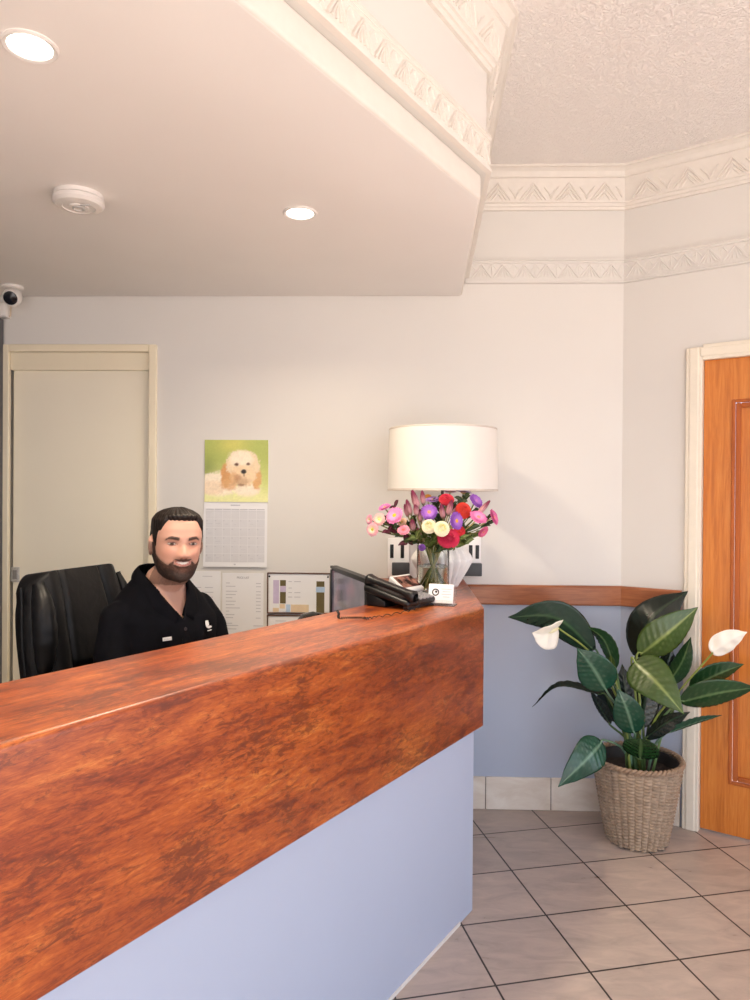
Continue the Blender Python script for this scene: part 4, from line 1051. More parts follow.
for k in range(7): z = CZB+.022+.238*k/6; mb.add([wl(pgx(.035), z-.0005, page_y(z)-.0004), wl(pgx(.965), z-.0005, page_y(z)-.0004), wl(pgx(.965), z+.0005, page_y(z)-.0004), wl(pgx(.035), z+.0005, page_y(z)-.0004)], [(0, 1, 2, 3)], 1)
rg = random.Random(4)
for r in range(5):
    for c_ in range(7):
        x = pgx(.035+.93*(c_+.16)/7); z = CZB+.022+.238*(r+.80)/6; y = page_y(z)-.0006
        mb.box((x, y, z), (.006, .0006, .005), Mb, mi=2)
        if rg.random() < .35: mb.box((x+.012, y, z-.012-.006*rg.random()), (.026*rg.random()+.006, .0006, .0022), Mb, mi=2)
for c_ in range(7): mb.box((pgx(.035+.93*(c_+.5)/7), page_y(CZB+.263)-.0006, CZB+.265), (.036, .0006, .0045), Mb, mi=2)
mb.box((pgx(.5), page_y(CZB+.282)-.0006, CZB+.284), (.044, .0006, .006), Mb, mi=2); mb.box((pgx(.5), page_y(CZB+.012)-.0006, CZB+.012), (.009, .0006, .006), Mb, mi=2)
mb.build('day_grid', [M_tint, M_paper, M_pencil], mp_)
# three sheets
def sheet(x0, x1, z0, z1, lab):
    t = thing('notice_sheet', lab, 'notice', tuple(wl((x0+x1)/2, z0)))
    mb = MB(); mb.box(((x0+x1)/2, -.002, (z0+z1)/2), (x1-x0, .002, z1-z0), Mb); return t, mb
def rows(mb, spans, zs, mi=1, h=.0032, y=-.0035):
    for z in zs:
        for a, b in spans:
            if rg.random() < .9: mb.box(((a+b)/2, y, z), ((b-a)*(.75+.25*rg.random()), .0006, h), Mb, mi=mi)
s1, mb = sheet(-.93, -.712, .77, 1.075, 'plain white notice sheet partly hidden behind the seated man')
rows(mb, [(-.80, -.745)], [1.052]); rows(mb, [(-.88, -.80), (-.79, -.74)], [1.00-.022*k for k in range(9)]); mb.build('paper', [M_paper, M_pencil], s1)
s2, mb = sheet(-.703, -.512, .775, 1.068, 'white price list sheet under the calendar, right of the man')
text('PRICE LIST', .0125, -.607, 1.043, -.0035, M_print, s2, 'title')
zs = [1.022, 1.007, .984, .969, .954, .938, .922, .907, .892, .876, .862, .836, .826, .81]
for k, z in enumerate(zs):
    L = (.018, .044, .052, .046, .030, .046, .040, .066, .016, .040, .034, .03, .058, .050)[k]; mb.box((-.686+L/2, -.0035, z), (L, .0006, .0034), Mb, mi=1)
    if k not in (9, 11): mb.box((-.535, -.0035, z-.001), (.022 if k < 11 else .045, .0006, .0034), Mb, mi=1)
mb.build('paper', [M_paper, M_pencil], s2)
# framed planner board with a second frame below it
def board(z0, z1, lab):
    x0, x1 = -.494, -.200; t = thing('planner_board', lab, 'planner board', tuple(wl((x0+x1)/2, z0)))
    mb = MB(); mb.box(((x0+x1)/2, -.003, (z0+z1)/2), (x1-x0-.006, .005, z1-z0-.006), Mb); mb.build('backing', plain('board_backing', (.80, .80, .80), .6), t)
    mb = MB(); w = .0055
    for a, b, c, e in ((x0, x0+w, z0, z1), (x1-w, x1, z0, z1), (x0, x1, z1-w, z1), (x0, x1, z0, z0+w)): mb.box(((a+b)/2, -.006, (c+e)/2), (b-a, .012, e-c), Mb, .0015)
    mb.build('frame', M_bframe, t, label='thin dark brown frame')
    mb = MB(); mb.box(((x0+x1)/2+.002, -.0068, (z0+z1)/2), (x1-x0-.02, .001, z1-z0-.018), Mb); return t, mb
M_bframe = plain('brown_frame', srgb(96, 66, 52), .5)
b1, mb = board(.884, 1.073, 'white planner sheet in a thin brown frame, beside the monitor')
px2 = lambda x: -.490+(x-268.5)*.00461; pz2 = lambda y: 1.070-(y-573.3)*.00461       # board print measured in the photograph
def blk_(mi, *q):
    for a, b, c, e in q: mb.box(((px2(a)+px2(b))/2, -.0078, (pz2(c)+pz2(e))/2), (px2(b)-px2(a), .0008, pz2(c)-pz2(e)), Mb, mi=mi)
blk_(1, (273.8, 279.5, 580.2, 603.5), (280.6, 286.6, 586.2, 591.8)); blk_(2, (280.6, 286.4, 580.2, 586), (280.6, 286.4, 592, 603.5), (317, 325, 581, 586.5), (317, 325, 592, 613))
blk_(3, (316.6, 325.4, 586.7, 591.8), (286.8, 291, 604.5, 612)); blk_(4, (291.6, 309.5, 604.5, 612), (280.3, 285.5, 604, 608.5), (273.5, 279.5, 608, 612))
rows(mb, [(px2(288.5), px2(293)), (px2(294), px2(302))], [pz2(581.5), pz2(588), pz2(592.5), pz2(597)], y=-.0078, h=.0035, mi=5)
mb.build('printed_sheet', [M_paper, plain('lavender_ink', srgb(200, 186, 214), .7), plain('olive_ink', srgb(104, 92, 58), .7), plain('blue_ink', srgb(176, 200, 226), .7), plain('tan_ink', srgb(226, 204, 172), .7), M_pencil], b1)
for x in (px2(270), px2(328.5)):
    mb = MB(); mb.ball(Mb @ V((x, -.010, pz2(576.5))), .0045, 12, 8); mb.build('pin', M_black, b1, smooth=60)
b2, mb = board(.76, .878, 'second brown-framed planner sheet under the first, mostly hidden by the counter')
rows(mb, [(-.46, -.40), (-.38, -.30)], [.85, .835, .82], y=-.0078); mb.build('printed_sheet', [M_paper, M_pencil], b2)
# low rounded black gadget on the staff desk
gp = on_y(313, 618, 2.86)
gd = thing('desk_speaker', 'low rounded black item showing just above the counter beside the monitor', 'speaker', (gp.x, gp.y, .745))
mb = MB(); zt = on_y(313, 611.5, 2.86).z-.745
mb.lathe([(.0, 0), (.072, 0), (.080, .02), (.078, zt*.55), (.068, zt*.82), (.046, zt*.95), (.0, zt)], (gp.x, gp.y, .745), 36); mb.build('body', M_black2, gd, smooth=50)
mb = MB(); mb.lathe([(.080, .03), (.082, .035), (.082, .05), (.080, .055)], (gp.x, gp.y, .745), 36, close=True); mb.build('band', M_black, gd, smooth=50)
# ------------------------------------------------------------ leaves
M_leaf = NT('lily_leaf'); a_ = M_leaf.node('ShaderNodeAttribute', attribute_name='Col'); f_ = M_leaf.noise(M_leaf.coord(), 14, 3)
M_leaf.base(M_leaf.mix(1.0, a_.outputs['Color'], M_leaf.ramp(f_, [(.3, (.82,)*3), (.7, (1.12,)*3)]), 'MULTIPLY')).set(Roughness=.27, Specular_IOR_Level=.5); M_leaf = M_leaf.mat
def leaf(mb, spine, side, width, cols=None, fold=.25, droop=0, n=26, m=14, veins=9, shape=1.0, curl=0.0, wave=.0):
    """blade along the spine; side = direction of the blade's half-width; front normal = spine x side"""
    pts = bez(spine, n); side = V(side).normalized(); dark, mid = cols
    vs = []; cs = []
    for i, p in enumerate(pts):
        t = i/n; tg = (pts[min(i+1, n)]-pts[max(i-1, 0)]).normalized(); sd_ = (side-tg*side.dot(tg)).normalized(); nn = sd_.cross(tg)
        w = width/2*(math.sin(PI*min(1, (t*.97+.015))**(.72*shape))**.85)*(1-.45*sstep(.78, 1, t)) if t < 1 else 0
        w = max(w, .0006)
        for j in range(m+1):
            s = j/m*2-1; a = abs(s)
            q = a*.35-t*1.0; quilt = math.sin((t-.16*a)*veins*2*PI)*.0050*(w/(width/2))*min(1, a*2.5)*(1-a*.6)
            ang = fold*(1-.3*t)
            off = sd_*(s*w*math.cos(ang))+nn*(a*w*math.sin(ang)+quilt-curl*w*s*s+wave*math.sin(t*9+s*2)*a*w)
            vs.append(p+off)
            g = .8*G(s, .030); vein = .26*max(0, math.cos((t-.16*a)*veins*2*PI))**10*(1-a)
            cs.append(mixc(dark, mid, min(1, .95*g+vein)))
    fs = []
    for i in range(n):
        for j in range(m): fs.append((i*(m+1)+j, i*(m+1)+j+1, (i+1)*(m+1)+j+1, (i+1)*(m+1)+j))
    return mb.add(vs, fs, 0, None, cs)
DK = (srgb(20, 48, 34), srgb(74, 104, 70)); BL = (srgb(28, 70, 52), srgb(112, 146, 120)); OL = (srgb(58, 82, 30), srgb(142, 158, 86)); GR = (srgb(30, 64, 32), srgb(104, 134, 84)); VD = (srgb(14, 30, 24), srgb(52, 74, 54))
POT = V((1.102, 2.985, 0)); PZ = .345
STEM = (srgb(70, 92, 52), srgb(70, 92, 52))
lily = thing('peace_lily', 'large peace lily plant with dark glossy leaves and two white blooms', 'plant', (POT.x, POT.y, PZ-.045))
def stem_tube(mb, pts, r0, r1, c=STEM[0]):
    k = len(pts); mb.tube(pts, [r0+(r1-r0)*i/(k-1) for i in range(k)], 8, col=c)
def lily_leaf(base, tip, width, cols, side=None, mid=None, bulge=0, fold=.25, root=None, lab=None, **kw):
    """base / tip: (px, py, depth); mid: optional third point"""
    b_, t_ = on_y(*base), on_y(*tip)
    if mid: m_ = on_y(*mid)
    else: m_ = b_.lerp(t_, .5)+V((0, -bulge*.6, bulge))
    if side is None:
        d = (t_-b_).normalized(); view = V((b_-CAM)).normalized(); side = d.cross(view)
    elif callable(side): side = side((t_-b_).normalized())
    mb = MB(); leaf(mb, [b_, m_, t_], side, width, cols, fold, **kw)
    r0 = V((POT.x, POT.y, 0))+V((random.uniform(-.05, .05), random.uniform(-.05, .03), PZ-.05)) if root is None else V(root)
    low = r0.lerp(b_, .5)+V((r0.x-b_.x, r0.y-b_.y, 0))*.18+V((0, 0, .02))
    stem_tube(mb, bez([r0, low, b_-(m_-b_)*.12, b_+(m_-b_)*.1], 14), .0062, .0032, cols[1] if cols is not VD else STEM[0])
    o = mb.build('leaf', M_leaf, lily, smooth=180, vcol=True, recalc=False, label=lab); md = o.modifiers.new('thickness', 'SOLIDIFY'); md.thickness = .0012
    return o
def tilted(amount):
    """blade turned from facing the viewer: 0 = full face, positive shows the underside edge"""
    def f(d):
        view = V((.32, 1, -.2)).normalized(); s = d.cross(view).normalized(); n = s.cross(d); return s*math.cos(amount)+n*math.sin(amount)
    return f
# back and upper leaves
lily_leaf((594, 650, 3.00), (508, 617, 2.93), .150, DK, tilted(.35), mid=(556, 618, 2.95), fold=.22, shape=1.1)
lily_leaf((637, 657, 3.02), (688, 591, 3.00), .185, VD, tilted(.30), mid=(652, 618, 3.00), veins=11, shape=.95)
lily_leaf((640, 655, 2.93), (698, 607, 2.86), .150, OL, tilted(-.30), mid=(668, 633, 2.88), veins=10)
lily_leaf((668, 684, 2.96), (691, 637, 2.92), .080, GR, tilted(.45), mid=(682, 662, 2.93))
lily_leaf((615, 668, 2.97), (587, 626, 2.98), .085, GR, tilted(.75), mid=(604, 640, 2.97))
lily_leaf((612, 668, 2.93), (611, 655, 2.93), .03, OL, tilted(.5))
# front leaves
lily_leaf((606, 690, 2.86), (577, 648, 2.82), .150, BL, tilted(.15), mid=(593, 668, 2.82), fold=.12, shape=.85)
lily_leaf((634, 733, 2.86), (618, 689, 2.80), .120, BL, tilted(.05), mid=(627, 710, 2.80), fold=.14, shape=.85)
lily_leaf((634, 662, 2.86), (684, 714, 2.70), .165, OL, tilted(.05), mid=(657, 683, 2.77), fold=.12, shape=.78)
lily_leaf((681, 702, 2.88), (758, 687, 2.78), .125, GR, tilted(-.55), mid=(718, 693, 2.82), veins=11, fold=.18)
lily_leaf((690, 688, 2.94), (744, 664, 2.92), .105, GR, tilted(-.60), mid=(718, 674, 2.92))
lily_leaf((668, 733, 2.88), (722, 715, 2.80), .050, BL, tilted(-.9), mid=(697, 722, 2.83), fold=.4)
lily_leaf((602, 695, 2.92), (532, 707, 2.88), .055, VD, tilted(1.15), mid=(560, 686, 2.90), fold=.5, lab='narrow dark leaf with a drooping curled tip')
lily_leaf((602, 742, 2.86), (558, 787, 2.80), .135, BL, tilted(.2), mid=(586, 760, 2.80), fold=.16, shape=.85)
lily_leaf((640, 758, 2.88), (640, 738, 2.80), .140, GR, tilted(.2), mid=(641, 744, 2.82), fold=.10, shape=.7)
# dark inner leaves; the fillers have inner shade put into their green
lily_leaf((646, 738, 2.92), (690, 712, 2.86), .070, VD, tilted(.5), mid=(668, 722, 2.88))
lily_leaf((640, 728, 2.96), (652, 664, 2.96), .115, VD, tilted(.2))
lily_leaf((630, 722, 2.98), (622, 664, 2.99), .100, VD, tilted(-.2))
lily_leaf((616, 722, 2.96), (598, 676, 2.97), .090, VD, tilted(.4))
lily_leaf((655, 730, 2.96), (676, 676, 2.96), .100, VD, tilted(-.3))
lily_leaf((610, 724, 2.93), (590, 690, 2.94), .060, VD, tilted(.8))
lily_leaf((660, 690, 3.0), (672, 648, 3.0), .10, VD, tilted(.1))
M_spathe = plain('spathe_white', (.86, .83, .72), .5, var=.04, scale=12, Subsurface_Weight=.15, Subsurface_Radius=(.02, .02, .01), Subsurface_Scale=.4)
M_spadix = plain('spadix_cream', (.80, .74, .48), .6, bump=.4, scale=300)
def bloom(base, tip, width, side, stem, curl, back, lab):
    b_, t_ = on_y(*base), on_y(*tip); m_ = b_.lerp(t_, .5)+V(back)
    mb = MB(); leaf(mb, [b_, m_, t_], side((t_-b_).normalized()), width, ((1, 1, 1), (.92, .95, .8)), .55, n=20, m=14, veins=3, shape=.8, curl=curl)
    o = mb.build('spathe', M_spathe, lily, smooth=180, recalc=False, label=lab); md = o.modifiers.new('thickness', 'SOLIDIFY'); md.thickness = .0012
    d = (t_-b_); nn = side(d.normalized()).cross(d.normalized())
    mb = MB(); p = [b_+d*.06+nn*.006, b_+d*.3+nn*.014, b_+d*.52+nn*.014]; mb.tube(bez(p, 8), [.006, .0075, .008, .008, .008, .008, .0075, .006, .003], 12); mb.build('spadix', M_spadix, o, smooth=60)
    mb = MB(); stem_tube(mb, bez([V((POT.x, POT.y, PZ-.05)), on_y(*stem[0]), on_y(*stem[1]), b_+d*.03], 24), .0048, .0034, (1, 1, 1)); mb.build('flower_stem', plain('flower_stem_green', srgb(128, 142, 62), .45), lily, smooth=60)
bloom((558, 627, 2.80), (532, 633, 2.73), .150, lambda d: V((.12, -.40, .92)), [(620, 705, 2.94), (592, 655, 2.86)], .12, (-.0, -.015, -.012), 'open white spathe on the left of the plant')
bloom((712, 653, 2.80), (747, 632, 2.78), .100, tilted(-.30), [(655, 720, 2.93), (680, 690, 2.88)], .1, (0, -.01, .012), 'white spathe in front of the timber door')
# ------------------------------------------------------------ woven basket
bsk = thing('basket_planter', 'round woven tan basket planter on the tiles by the door frame', 'planter', (POT.x, POT.y, 0))
NS, NR = 32, 24
def weave_r(z): t = z/PZ; return .118+(.180-.118)*(t**.85)-.006*sstep(.9, 1, t)
mb = MB()
def bw(u, v):
    th = 2*PI*u; z = .004+(PZ-.012)*v; cp = u*NS; s_ = cp-math.floor(cp); row = v*NR+.5*(int(math.floor(cp+1e-6)) % 2); fr = row-math.floor(row)
    r = weave_r(z)-.006+.012*math.sin(PI*fr)**.7*math.sin(PI*s_)**.55; return (POT.x+r*math.cos(th), POT.y+r*math.sin(th), z)
def bcol(u, v):
    row = v*NR; fr = row-int(row); k = int(row) % 2; n_ = .5+.5*noise.noise(V((math.cos(2*PI*u)*9, math.sin(2*PI*u)*9, int(row)*3.7)))
    return mixc(srgb(150, 128, 106), srgb(190, 168, 144), n_)
mb.grid(bw, NS*8, NR*7, wrap_u=True, col=bcol); mb.build('woven_body', attr_mat('wicker', .6, .25, 120, .2), bsk, smooth=180, vcol=True)
mb = MB(); M_wick = plain('wicker_rim', srgb(150, 126, 104), .6, var=.2, scale=90)
for q in range(2):
    pts = []
    for i in range(241): a = 2*PI*i/240; r = .176+.006*math.cos(28*a+q*PI); pts.append((POT.x+r*math.cos(a), POT.y+r*math.sin(a), PZ-.004+.006*math.sin(28*a+q*PI)))
    mb.tube(pts, .0065, 8, caps=False)
mb.build('rim', M_wick, bsk, smooth=80)
mb = MB(); mb.lathe([(0, .004), (.098, .004), (.148, PZ-.05), (.160, PZ-.01), (.166, PZ-.01), (.154, PZ-.05), (.102, .002), (0, .002)], (POT.x, POT.y, 0), 48, fn=None); mb.build('liner', plain('dark_liner', (.02, .018, .016), .6), bsk, smooth=60)
mb = MB(); mb.grid(lambda u, v: (POT.x+.158*v*math.cos(2*PI*u), POT.y+.158*v*math.sin(2*PI*u), PZ-.052+.006*noise.noise(V((v*6*math.cos(2*PI*u), v*6*math.sin(2*PI*u), 2)))), 48, 12, wrap_u=True)
so_ = mb.build('potting_soil', plain('potting_soil', (.03, .022, .016), .95, var=.4, scale=80, bump=.5), bsk, smooth=60); so_['kind'] = 'stuff'

# ------------------------------------------------------------ vase and cut flowers
VC = on_z(434, 590, ZT_); VC = V((VC.x, 2.74, ZT_)); VC.x = (433.5-375)/FP*2.74
M_glass = NT('clear_glass'); M_glass.base((.96, .985, .98)).set(Roughness=.02, Transmission_Weight=1.0, IOR=1.28); M_glass = M_glass.mat
M_water = NT('vase_water'); M_water.base((.90, .90, .74)).set(Roughness=.02, Transmission_Weight=1.0, IOR=1.33); M_water = M_water.mat
vs_ = thing('glass_vase', 'clear glass vase of water holding the mixed bouquet', 'vase', tuple(VC))
VR, VH = .062, .190
mb = MB(); mb.lathe([(0, .0), (VR-.006, 0), (VR, .006), (VR, VH-.004), (VR-.0015, VH), (VR-.003, VH-.004), (VR-.003, .016), (VR-.008, .012), (0, .012)], tuple(VC), 56); mb.build('glass', M_glass, vs_, smooth=40)
mb = MB(); mb.lathe([(0, .0125), (VR-.009, .0125), (VR-.0035, .017), (VR-.0035, .105), (0, .105)], tuple(VC), 48); mb.build('water', M_water, vs_, smooth=40)
M_pet = attr_mat('petals', .6, .12, 140); M_stem = plain('stem_green', srgb(98, 112, 52), .5, var=.2, scale=60); M_stemp = plain('stem_pale', srgb(158, 150, 92), .5, var=.2, scale=60)
BC = V((VC.x, VC.y, VC.z+.17))
rf = random.Random(11)
def flower_stem(head, parent, r=.0026, spread=1.0):
    d = head-BC; foot = V((VC.x-d.x*.22+rf.uniform(-.012, .012), VC.y-d.y*.22+rf.uniform(-.012, .012), VC.z+.02)); 
    h = V((foot.x-VC.x, foot.y-VC.y)); 
    if h.length > .045: h = h.normalized()*.045; foot.x, foot.y = VC.x+h.x, VC.y+h.y
    neck = V((VC.x+max(-.045, min(.045, d.x*.28)), VC.y+max(-.035, min(.035, d.y*.28)), VC.z+VH+.004))
    mb = MB(); mb.tube(bez([foot, neck, neck.lerp(head, .55)+V((d.x*.10, d.y*.1, .008)), head], 16), r, 7); return mb.build('stem', M_stem if rf.random() < .5 else M_stemp, parent, smooth=60)
def facing(h, tow=.9):
    d = (h-BC).normalized(); return (d+V((-.05, -1, .15))*tow).normalized()
def axes(n): x = n.cross(UP); x = x.normalized() if x.length > .05 else V((1, 0, 0)); return x, n.cross(x) if False else x.cross(n)*-1
FL = 'cut flowers in the glass vase'
def daisy(px, py, Y, r, petal, tipc, disc, lab, normal=None, layers=2, np_=22, cup=.25, dr=.34):
    h = on_y(px, py, Y); n = V(normal).normalized() if normal else facing(h); x, y = axes(n); M = frame(h, x, y, n)
    t = thing('cut_flower', lab, 'flower', tuple(h), 0, FL)
    mb = MB()
    for l in range(layers):
        rr = r*(1-.16*l); c_ = cup+.28*l
        for k in range(np_):
            a = 2*PI*(k+.5*l)/np_+rf.uniform(-.06, .06); ca, sa = math.cos(a), math.sin(a); w = rr*1.9*PI/np_*.62; L = rr*rf.uniform(.93, 1.04)
            vs = []; cs = []
            for i, (f_, ww) in enumerate(((dr*.7, .55), (.55, 1), (.85, .95), (1, .35))):
                rad = L*f_; z = rad*math.sin(c_)*(1-.3*f_)+.002*l-(.18*L*max(0, f_-.7)); rad *= math.cos(c_*.8)
                for s in (-1, 0, 1): vs.append((ca*rad-sa*s*w*ww, sa*rad+ca*s*w*ww, z+(.0012 if s == 0 else 0))); cs.append(mixc(petal, tipc, f_**1.5))
            fs = []
            for i in range(3):
                for s in range(2): fs.append((i*3+s, i*3+s+1, i*3+s+4, i*3+s+3))
            mb.add(vs, fs, 0, M, cs)
    mb.build('petals', M_pet, t, smooth=180, vcol=True, recalc=False)
    mb = MB(); mb.ball((0, 0, .002), (r*dr, r*dr, r*dr*.5), 18, 10, M, fn=lambda v: v*(1+.06*math.sin(v.x*25)*math.sin(v.y*25))); mb.build('disc', plain('flower_disc', disc, .8, var=.25, scale=400), t, smooth=60)
    flower_stem(h-n*.004, t); return t
def pompom(px, py, Y, r, outer, inner, lab, flat_=.75, normal=None, name='cut_flower'):
    h = on_y(px, py, Y); n = V(normal).normalized() if normal else facing(h); x, y = axes(n); M = frame(h, x, y, n)
    t = thing(name, lab, 'flower', tuple(h), 0, FL); mb = MB(); mb.ball((0, 0, 0), (r*.72, r*.72, r*.72*flat_), 14, 10, M, col=mixc(outer, (0, 0, 0), .15))
    N = 150
    for k in range(N):
        z = 1-2*(k+.5)/N*.82; a = k*2.39996; s = math.sqrt(max(0, 1-z*z)); d = V((s*math.cos(a), s*math.sin(a), z)); u = V((-math.sin(a), math.cos(a), 0)); w = d.cross(u)
        R = V((d.x*r, d.y*r, d.z*r*flat_)); c = mixc(outer, inner, sstep(.75, .98, z)); pw = r*.19*(1.15-.55*max(0, z)); b0 = R*.62
        tipd = (R+w*(-r*.10)*(1 if z < .9 else 0)); mb.add([b0-u*pw*.6, b0+u*pw*.6, R*.9+u*pw, R*.9-u*pw, tipd*1.03+u*pw*.3, tipd*1.03-u*pw*.3], [(0, 1, 2, 3), (3, 2, 4, 5)], 0, M, [mixc(c, (0, 0, 0), .25)]*2+[c]*4)
    mb.build('petals', M_pet, t, smooth=180, vcol=True, recalc=False)
    mb = MB(); mb.lathe([(0, -r*flat_*.85), (r*.35, -r*flat_*.75), (r*.5, -r*flat_*.55), (0, -r*flat_*.5)], (0, 0, 0), 14, M); mb.build('calyx', M_stem, t, smooth=60)
    flower_stem(h-n*r*flat_*.7, t); return t
def spike(tip, base, Y, w, lab, c0=srgb(204, 150, 156), c1=srgb(122, 20, 66)):
    a, b = on_y(base[0], base[1], Y), on_y(tip[0], tip[1], Y-.01); t = thing('celosia_spike', lab, 'flower', tuple(a), 0, FL); ax = (b-a); L = ax.length; ax.normalize(); x, y = axes(ax); M = frame(a, x, y, ax)
    mb = MB()
    def pf(u, v):
        th = 2*PI*u; r = w/2*(math.sin(PI*(v*.93+.05))**.55)*(1-.25*v)*(1+.22*math.sin(th*7+v*60)*math.cos(v*44)); return (r*math.cos(th), r*math.sin(th), L*v)
    mb.grid(pf, 22, 34, wrap_u=True, M=M, col=lambda u, v: mixc(mixc(srgb(120, 120, 84), c0, sstep(0, .25, v)), c1, sstep(.35, .85, v+.08*math.sin(u*44))))
    for k in range(46):
        v = (k+.5)/46; th = k*2.4; r = w/2*(math.sin(PI*(v*.93+.05))**.55)*(1-.25*v); p = V((r*math.cos(th), r*math.sin(th), L*v)); o_ = V((math.cos(th), math.sin(th), .9)).normalized(); sd_ = V((-math.sin(th), math.cos(th), 0)); q = w*.16
        mb.add([p-sd_*q*.5, p+sd_*q*.5, p+o_*q*1.3], [(0, 1, 2)], 0, M, mixc(c0, c1, sstep(.2, .8, v)))
    mb.build('bloom', M_pet, t, smooth=180, vcol=True, recalc=False); flower_stem(a+ax*.004, t); return t
PINK, PINK2 = srgb(232, 122, 180), srgb(238, 160, 204); PUR, PUR2 = srgb(134, 66, 178), srgb(176, 122, 206); CRM, RED, CRI = srgb(246, 238, 206), srgb(206, 30, 56), srgb(200, 26, 72); YEL = srgb(238, 176, 40)
daisy(395, 516, 2.66, .036, PINK2, PINK, YEL, 'pink daisy with a bright yellow centre, largest on the left of the bouquet')
daisy(373, 529.5, 2.68, .027, srgb(248, 232, 180), srgb(238, 160, 190), srgb(180, 180, 60), 'cream-centred pale pink daisy, lowest at the far left of the bouquet', (-.5, -.85, .05))
daisy(379.5, 519.5, 2.70, .025, srgb(250, 226, 168), srgb(240, 176, 186), srgb(244, 210, 120), 'cream and peach daisy just above the lowest far-left flower', (-.3, -.9, .2))
daisy(370, 519.5, 2.75, .020, srgb(248, 214, 200), srgb(236, 150, 190), srgb(200, 190, 110), 'small pale pink daisy at the extreme left of the bouquet', (-.8, -.6, .1))
daisy(385, 508, 2.76, .027, PINK, srgb(216, 120, 190), YEL, 'pink daisy seen edge-on behind the yellow-centred pink daisy', (-.35, -.35, .85))
daisy(403.5, 530.5, 2.64, .024, srgb(226, 100, 110), srgb(236, 150, 176), srgb(210, 90, 80), 'small salmon pink daisy with a red centre below the yellow-centred pink daisy', (-.1, -.75, .65))
daisy(402.5, 522.5, 2.68, .019, srgb(240, 210, 150), srgb(240, 196, 170), srgb(190, 140, 60), 'small peach daisy tucked above the salmon pink daisy')
pompom(429, 526.5, 2.62, .0265, CRM, srgb(220, 218, 130), 'white pompom flower, the left one of the two')
pompom(441.7, 528.8, 2.60, .0285, CRM, srgb(226, 222, 130), 'white pompom flower, the larger right one of the two')
daisy(429, 512.5, 2.66, .0325, PUR2, PUR, srgb(232, 150, 110), 'purple daisy with a pinkish centre above the white pompoms', (0, -.93, .36), 2, 26)
daisy(433, 500.5, 2.76, .030, srgb(176, 130, 196), srgb(150, 110, 180), srgb(210, 160, 90), 'mauve daisy seen from the side under the lamp shade, behind the purple daisy', (-.1, -.3, .95))
daisy(428, 497, 2.80, .015, srgb(240, 180, 70), srgb(236, 150, 60), srgb(220, 140, 40), 'small orange flower peeping out at the top of the bouquet', (0, -.5, .85))
pompom(422, 547.5, 2.63, .013, srgb(120, 70, 160), srgb(90, 50, 130), 'small violet bud low over the vase rim', .9)
daisy(455.6, 521, 2.62, .035, PUR2, PUR, srgb(226, 160, 60), 'purple daisy with an orange centre turned right, beside the right white pompom', (.62, -.77, .12), 2, 26)
pompom(446.5, 499.5, 2.72, .029, RED, CRI, 'red bloom high under the lamp stem', .62, (0, -.6, .8))
pompom(463.5, 510.5, 2.68, .031, srgb(214, 54, 34), srgb(196, 36, 30), 'orange-red bloom on the right of the bouquet', .6, (.35, -.85, .3))
pompom(448.5, 538, 2.64, .041, CRI, srgb(180, 16, 60), 'large crimson bloom low under the white pompoms', .5, (.05, -.75, .5))
pompom(459.5, 531, 2.68, .023, srgb(222, 50, 60), srgb(206, 36, 50), 'small red bloom between the crimson bloom and the orange-centred purple daisy', .7)
daisy(475.5, 501.5, 2.72, .033, PUR2, PUR, srgb(190, 120, 190), 'purple daisy at the upper right of the bouquet', (.55, -.6, .55), 2, 26)
daisy(463.5, 493, 2.80, .036, srgb(186, 150, 200), srgb(160, 120, 184), srgb(200, 160, 90), 'mauve daisy seen edge-on at the very top right of the bouquet', (.15, -.1, .98))
daisy(450, 492.5, 2.82, .026, srgb(214, 176, 196), srgb(200, 160, 190), srgb(210, 170, 100), 'pale lilac daisy at the very top under the lamp shade', (0, -.2, .97))
daisy(478, 518, 2.66, .036, PINK2, srgb(226, 106, 170), srgb(236, 140, 130), 'pink daisy turned upward on the right of the bouquet', (.25, -.62, .74), 2, 24)
daisy(493, 517.5, 2.72, .033, PINK, srgb(214, 90, 150), srgb(230, 130, 110), 'pink daisy at the extreme right of the bouquet', (.80, -.45, .35), 2, 24)
daisy(482.5, 531.5, 2.70, .026, srgb(222, 110, 150), srgb(206, 90, 130), srgb(200, 110, 90), 'pink daisy drooping at the lower right of the bouquet', (.55, -.6, -.5))
SP = [((412, 490), (418, 509), .027, 'tallest pink celosia spike, left of the middle of the bouquet'), ((406.5, 499.5), (411, 515), .022, 'pink celosia spike just left of the tallest one'), ((422, 490.5), (423.5, 505), .021, 'pink celosia spike just right of the tallest one'),
      ((404.5, 504), (408, 517), .019, 'leftmost short pink celosia spike'), ((415.5, 503), (416.5, 516), .022, 'pink celosia spike below the tallest one'), ((420, 509), (420.5, 522), .022, 'pink celosia spike beside the pink-centred purple daisy'), ((412, 519), (413.5, 531), .024, 'pale pink celosia spike right of the salmon pink daisy'),
      ((490, 500.5), (477, 515), .021, 'pink celosia spike leaning out to the right'), ((441, 504), (443.5, 519), .022, 'pink celosia spike above the right white pompom'), ((452, 500), (447.5, 516), .024, 'pink celosia spike in front of the high red bloom'), ((418, 528), (419.5, 542), .024, 'drooping pale pink celosia spike left of the white pompoms'), ((458, 505), (452, 517), .018, 'short pink celosia spike beside the orange-red bloom')]
for i, (tp_, bs_, w_, lab) in enumerate(SP): spike(tp_, bs_, 2.66+.012*(i % 4), w_, lab)
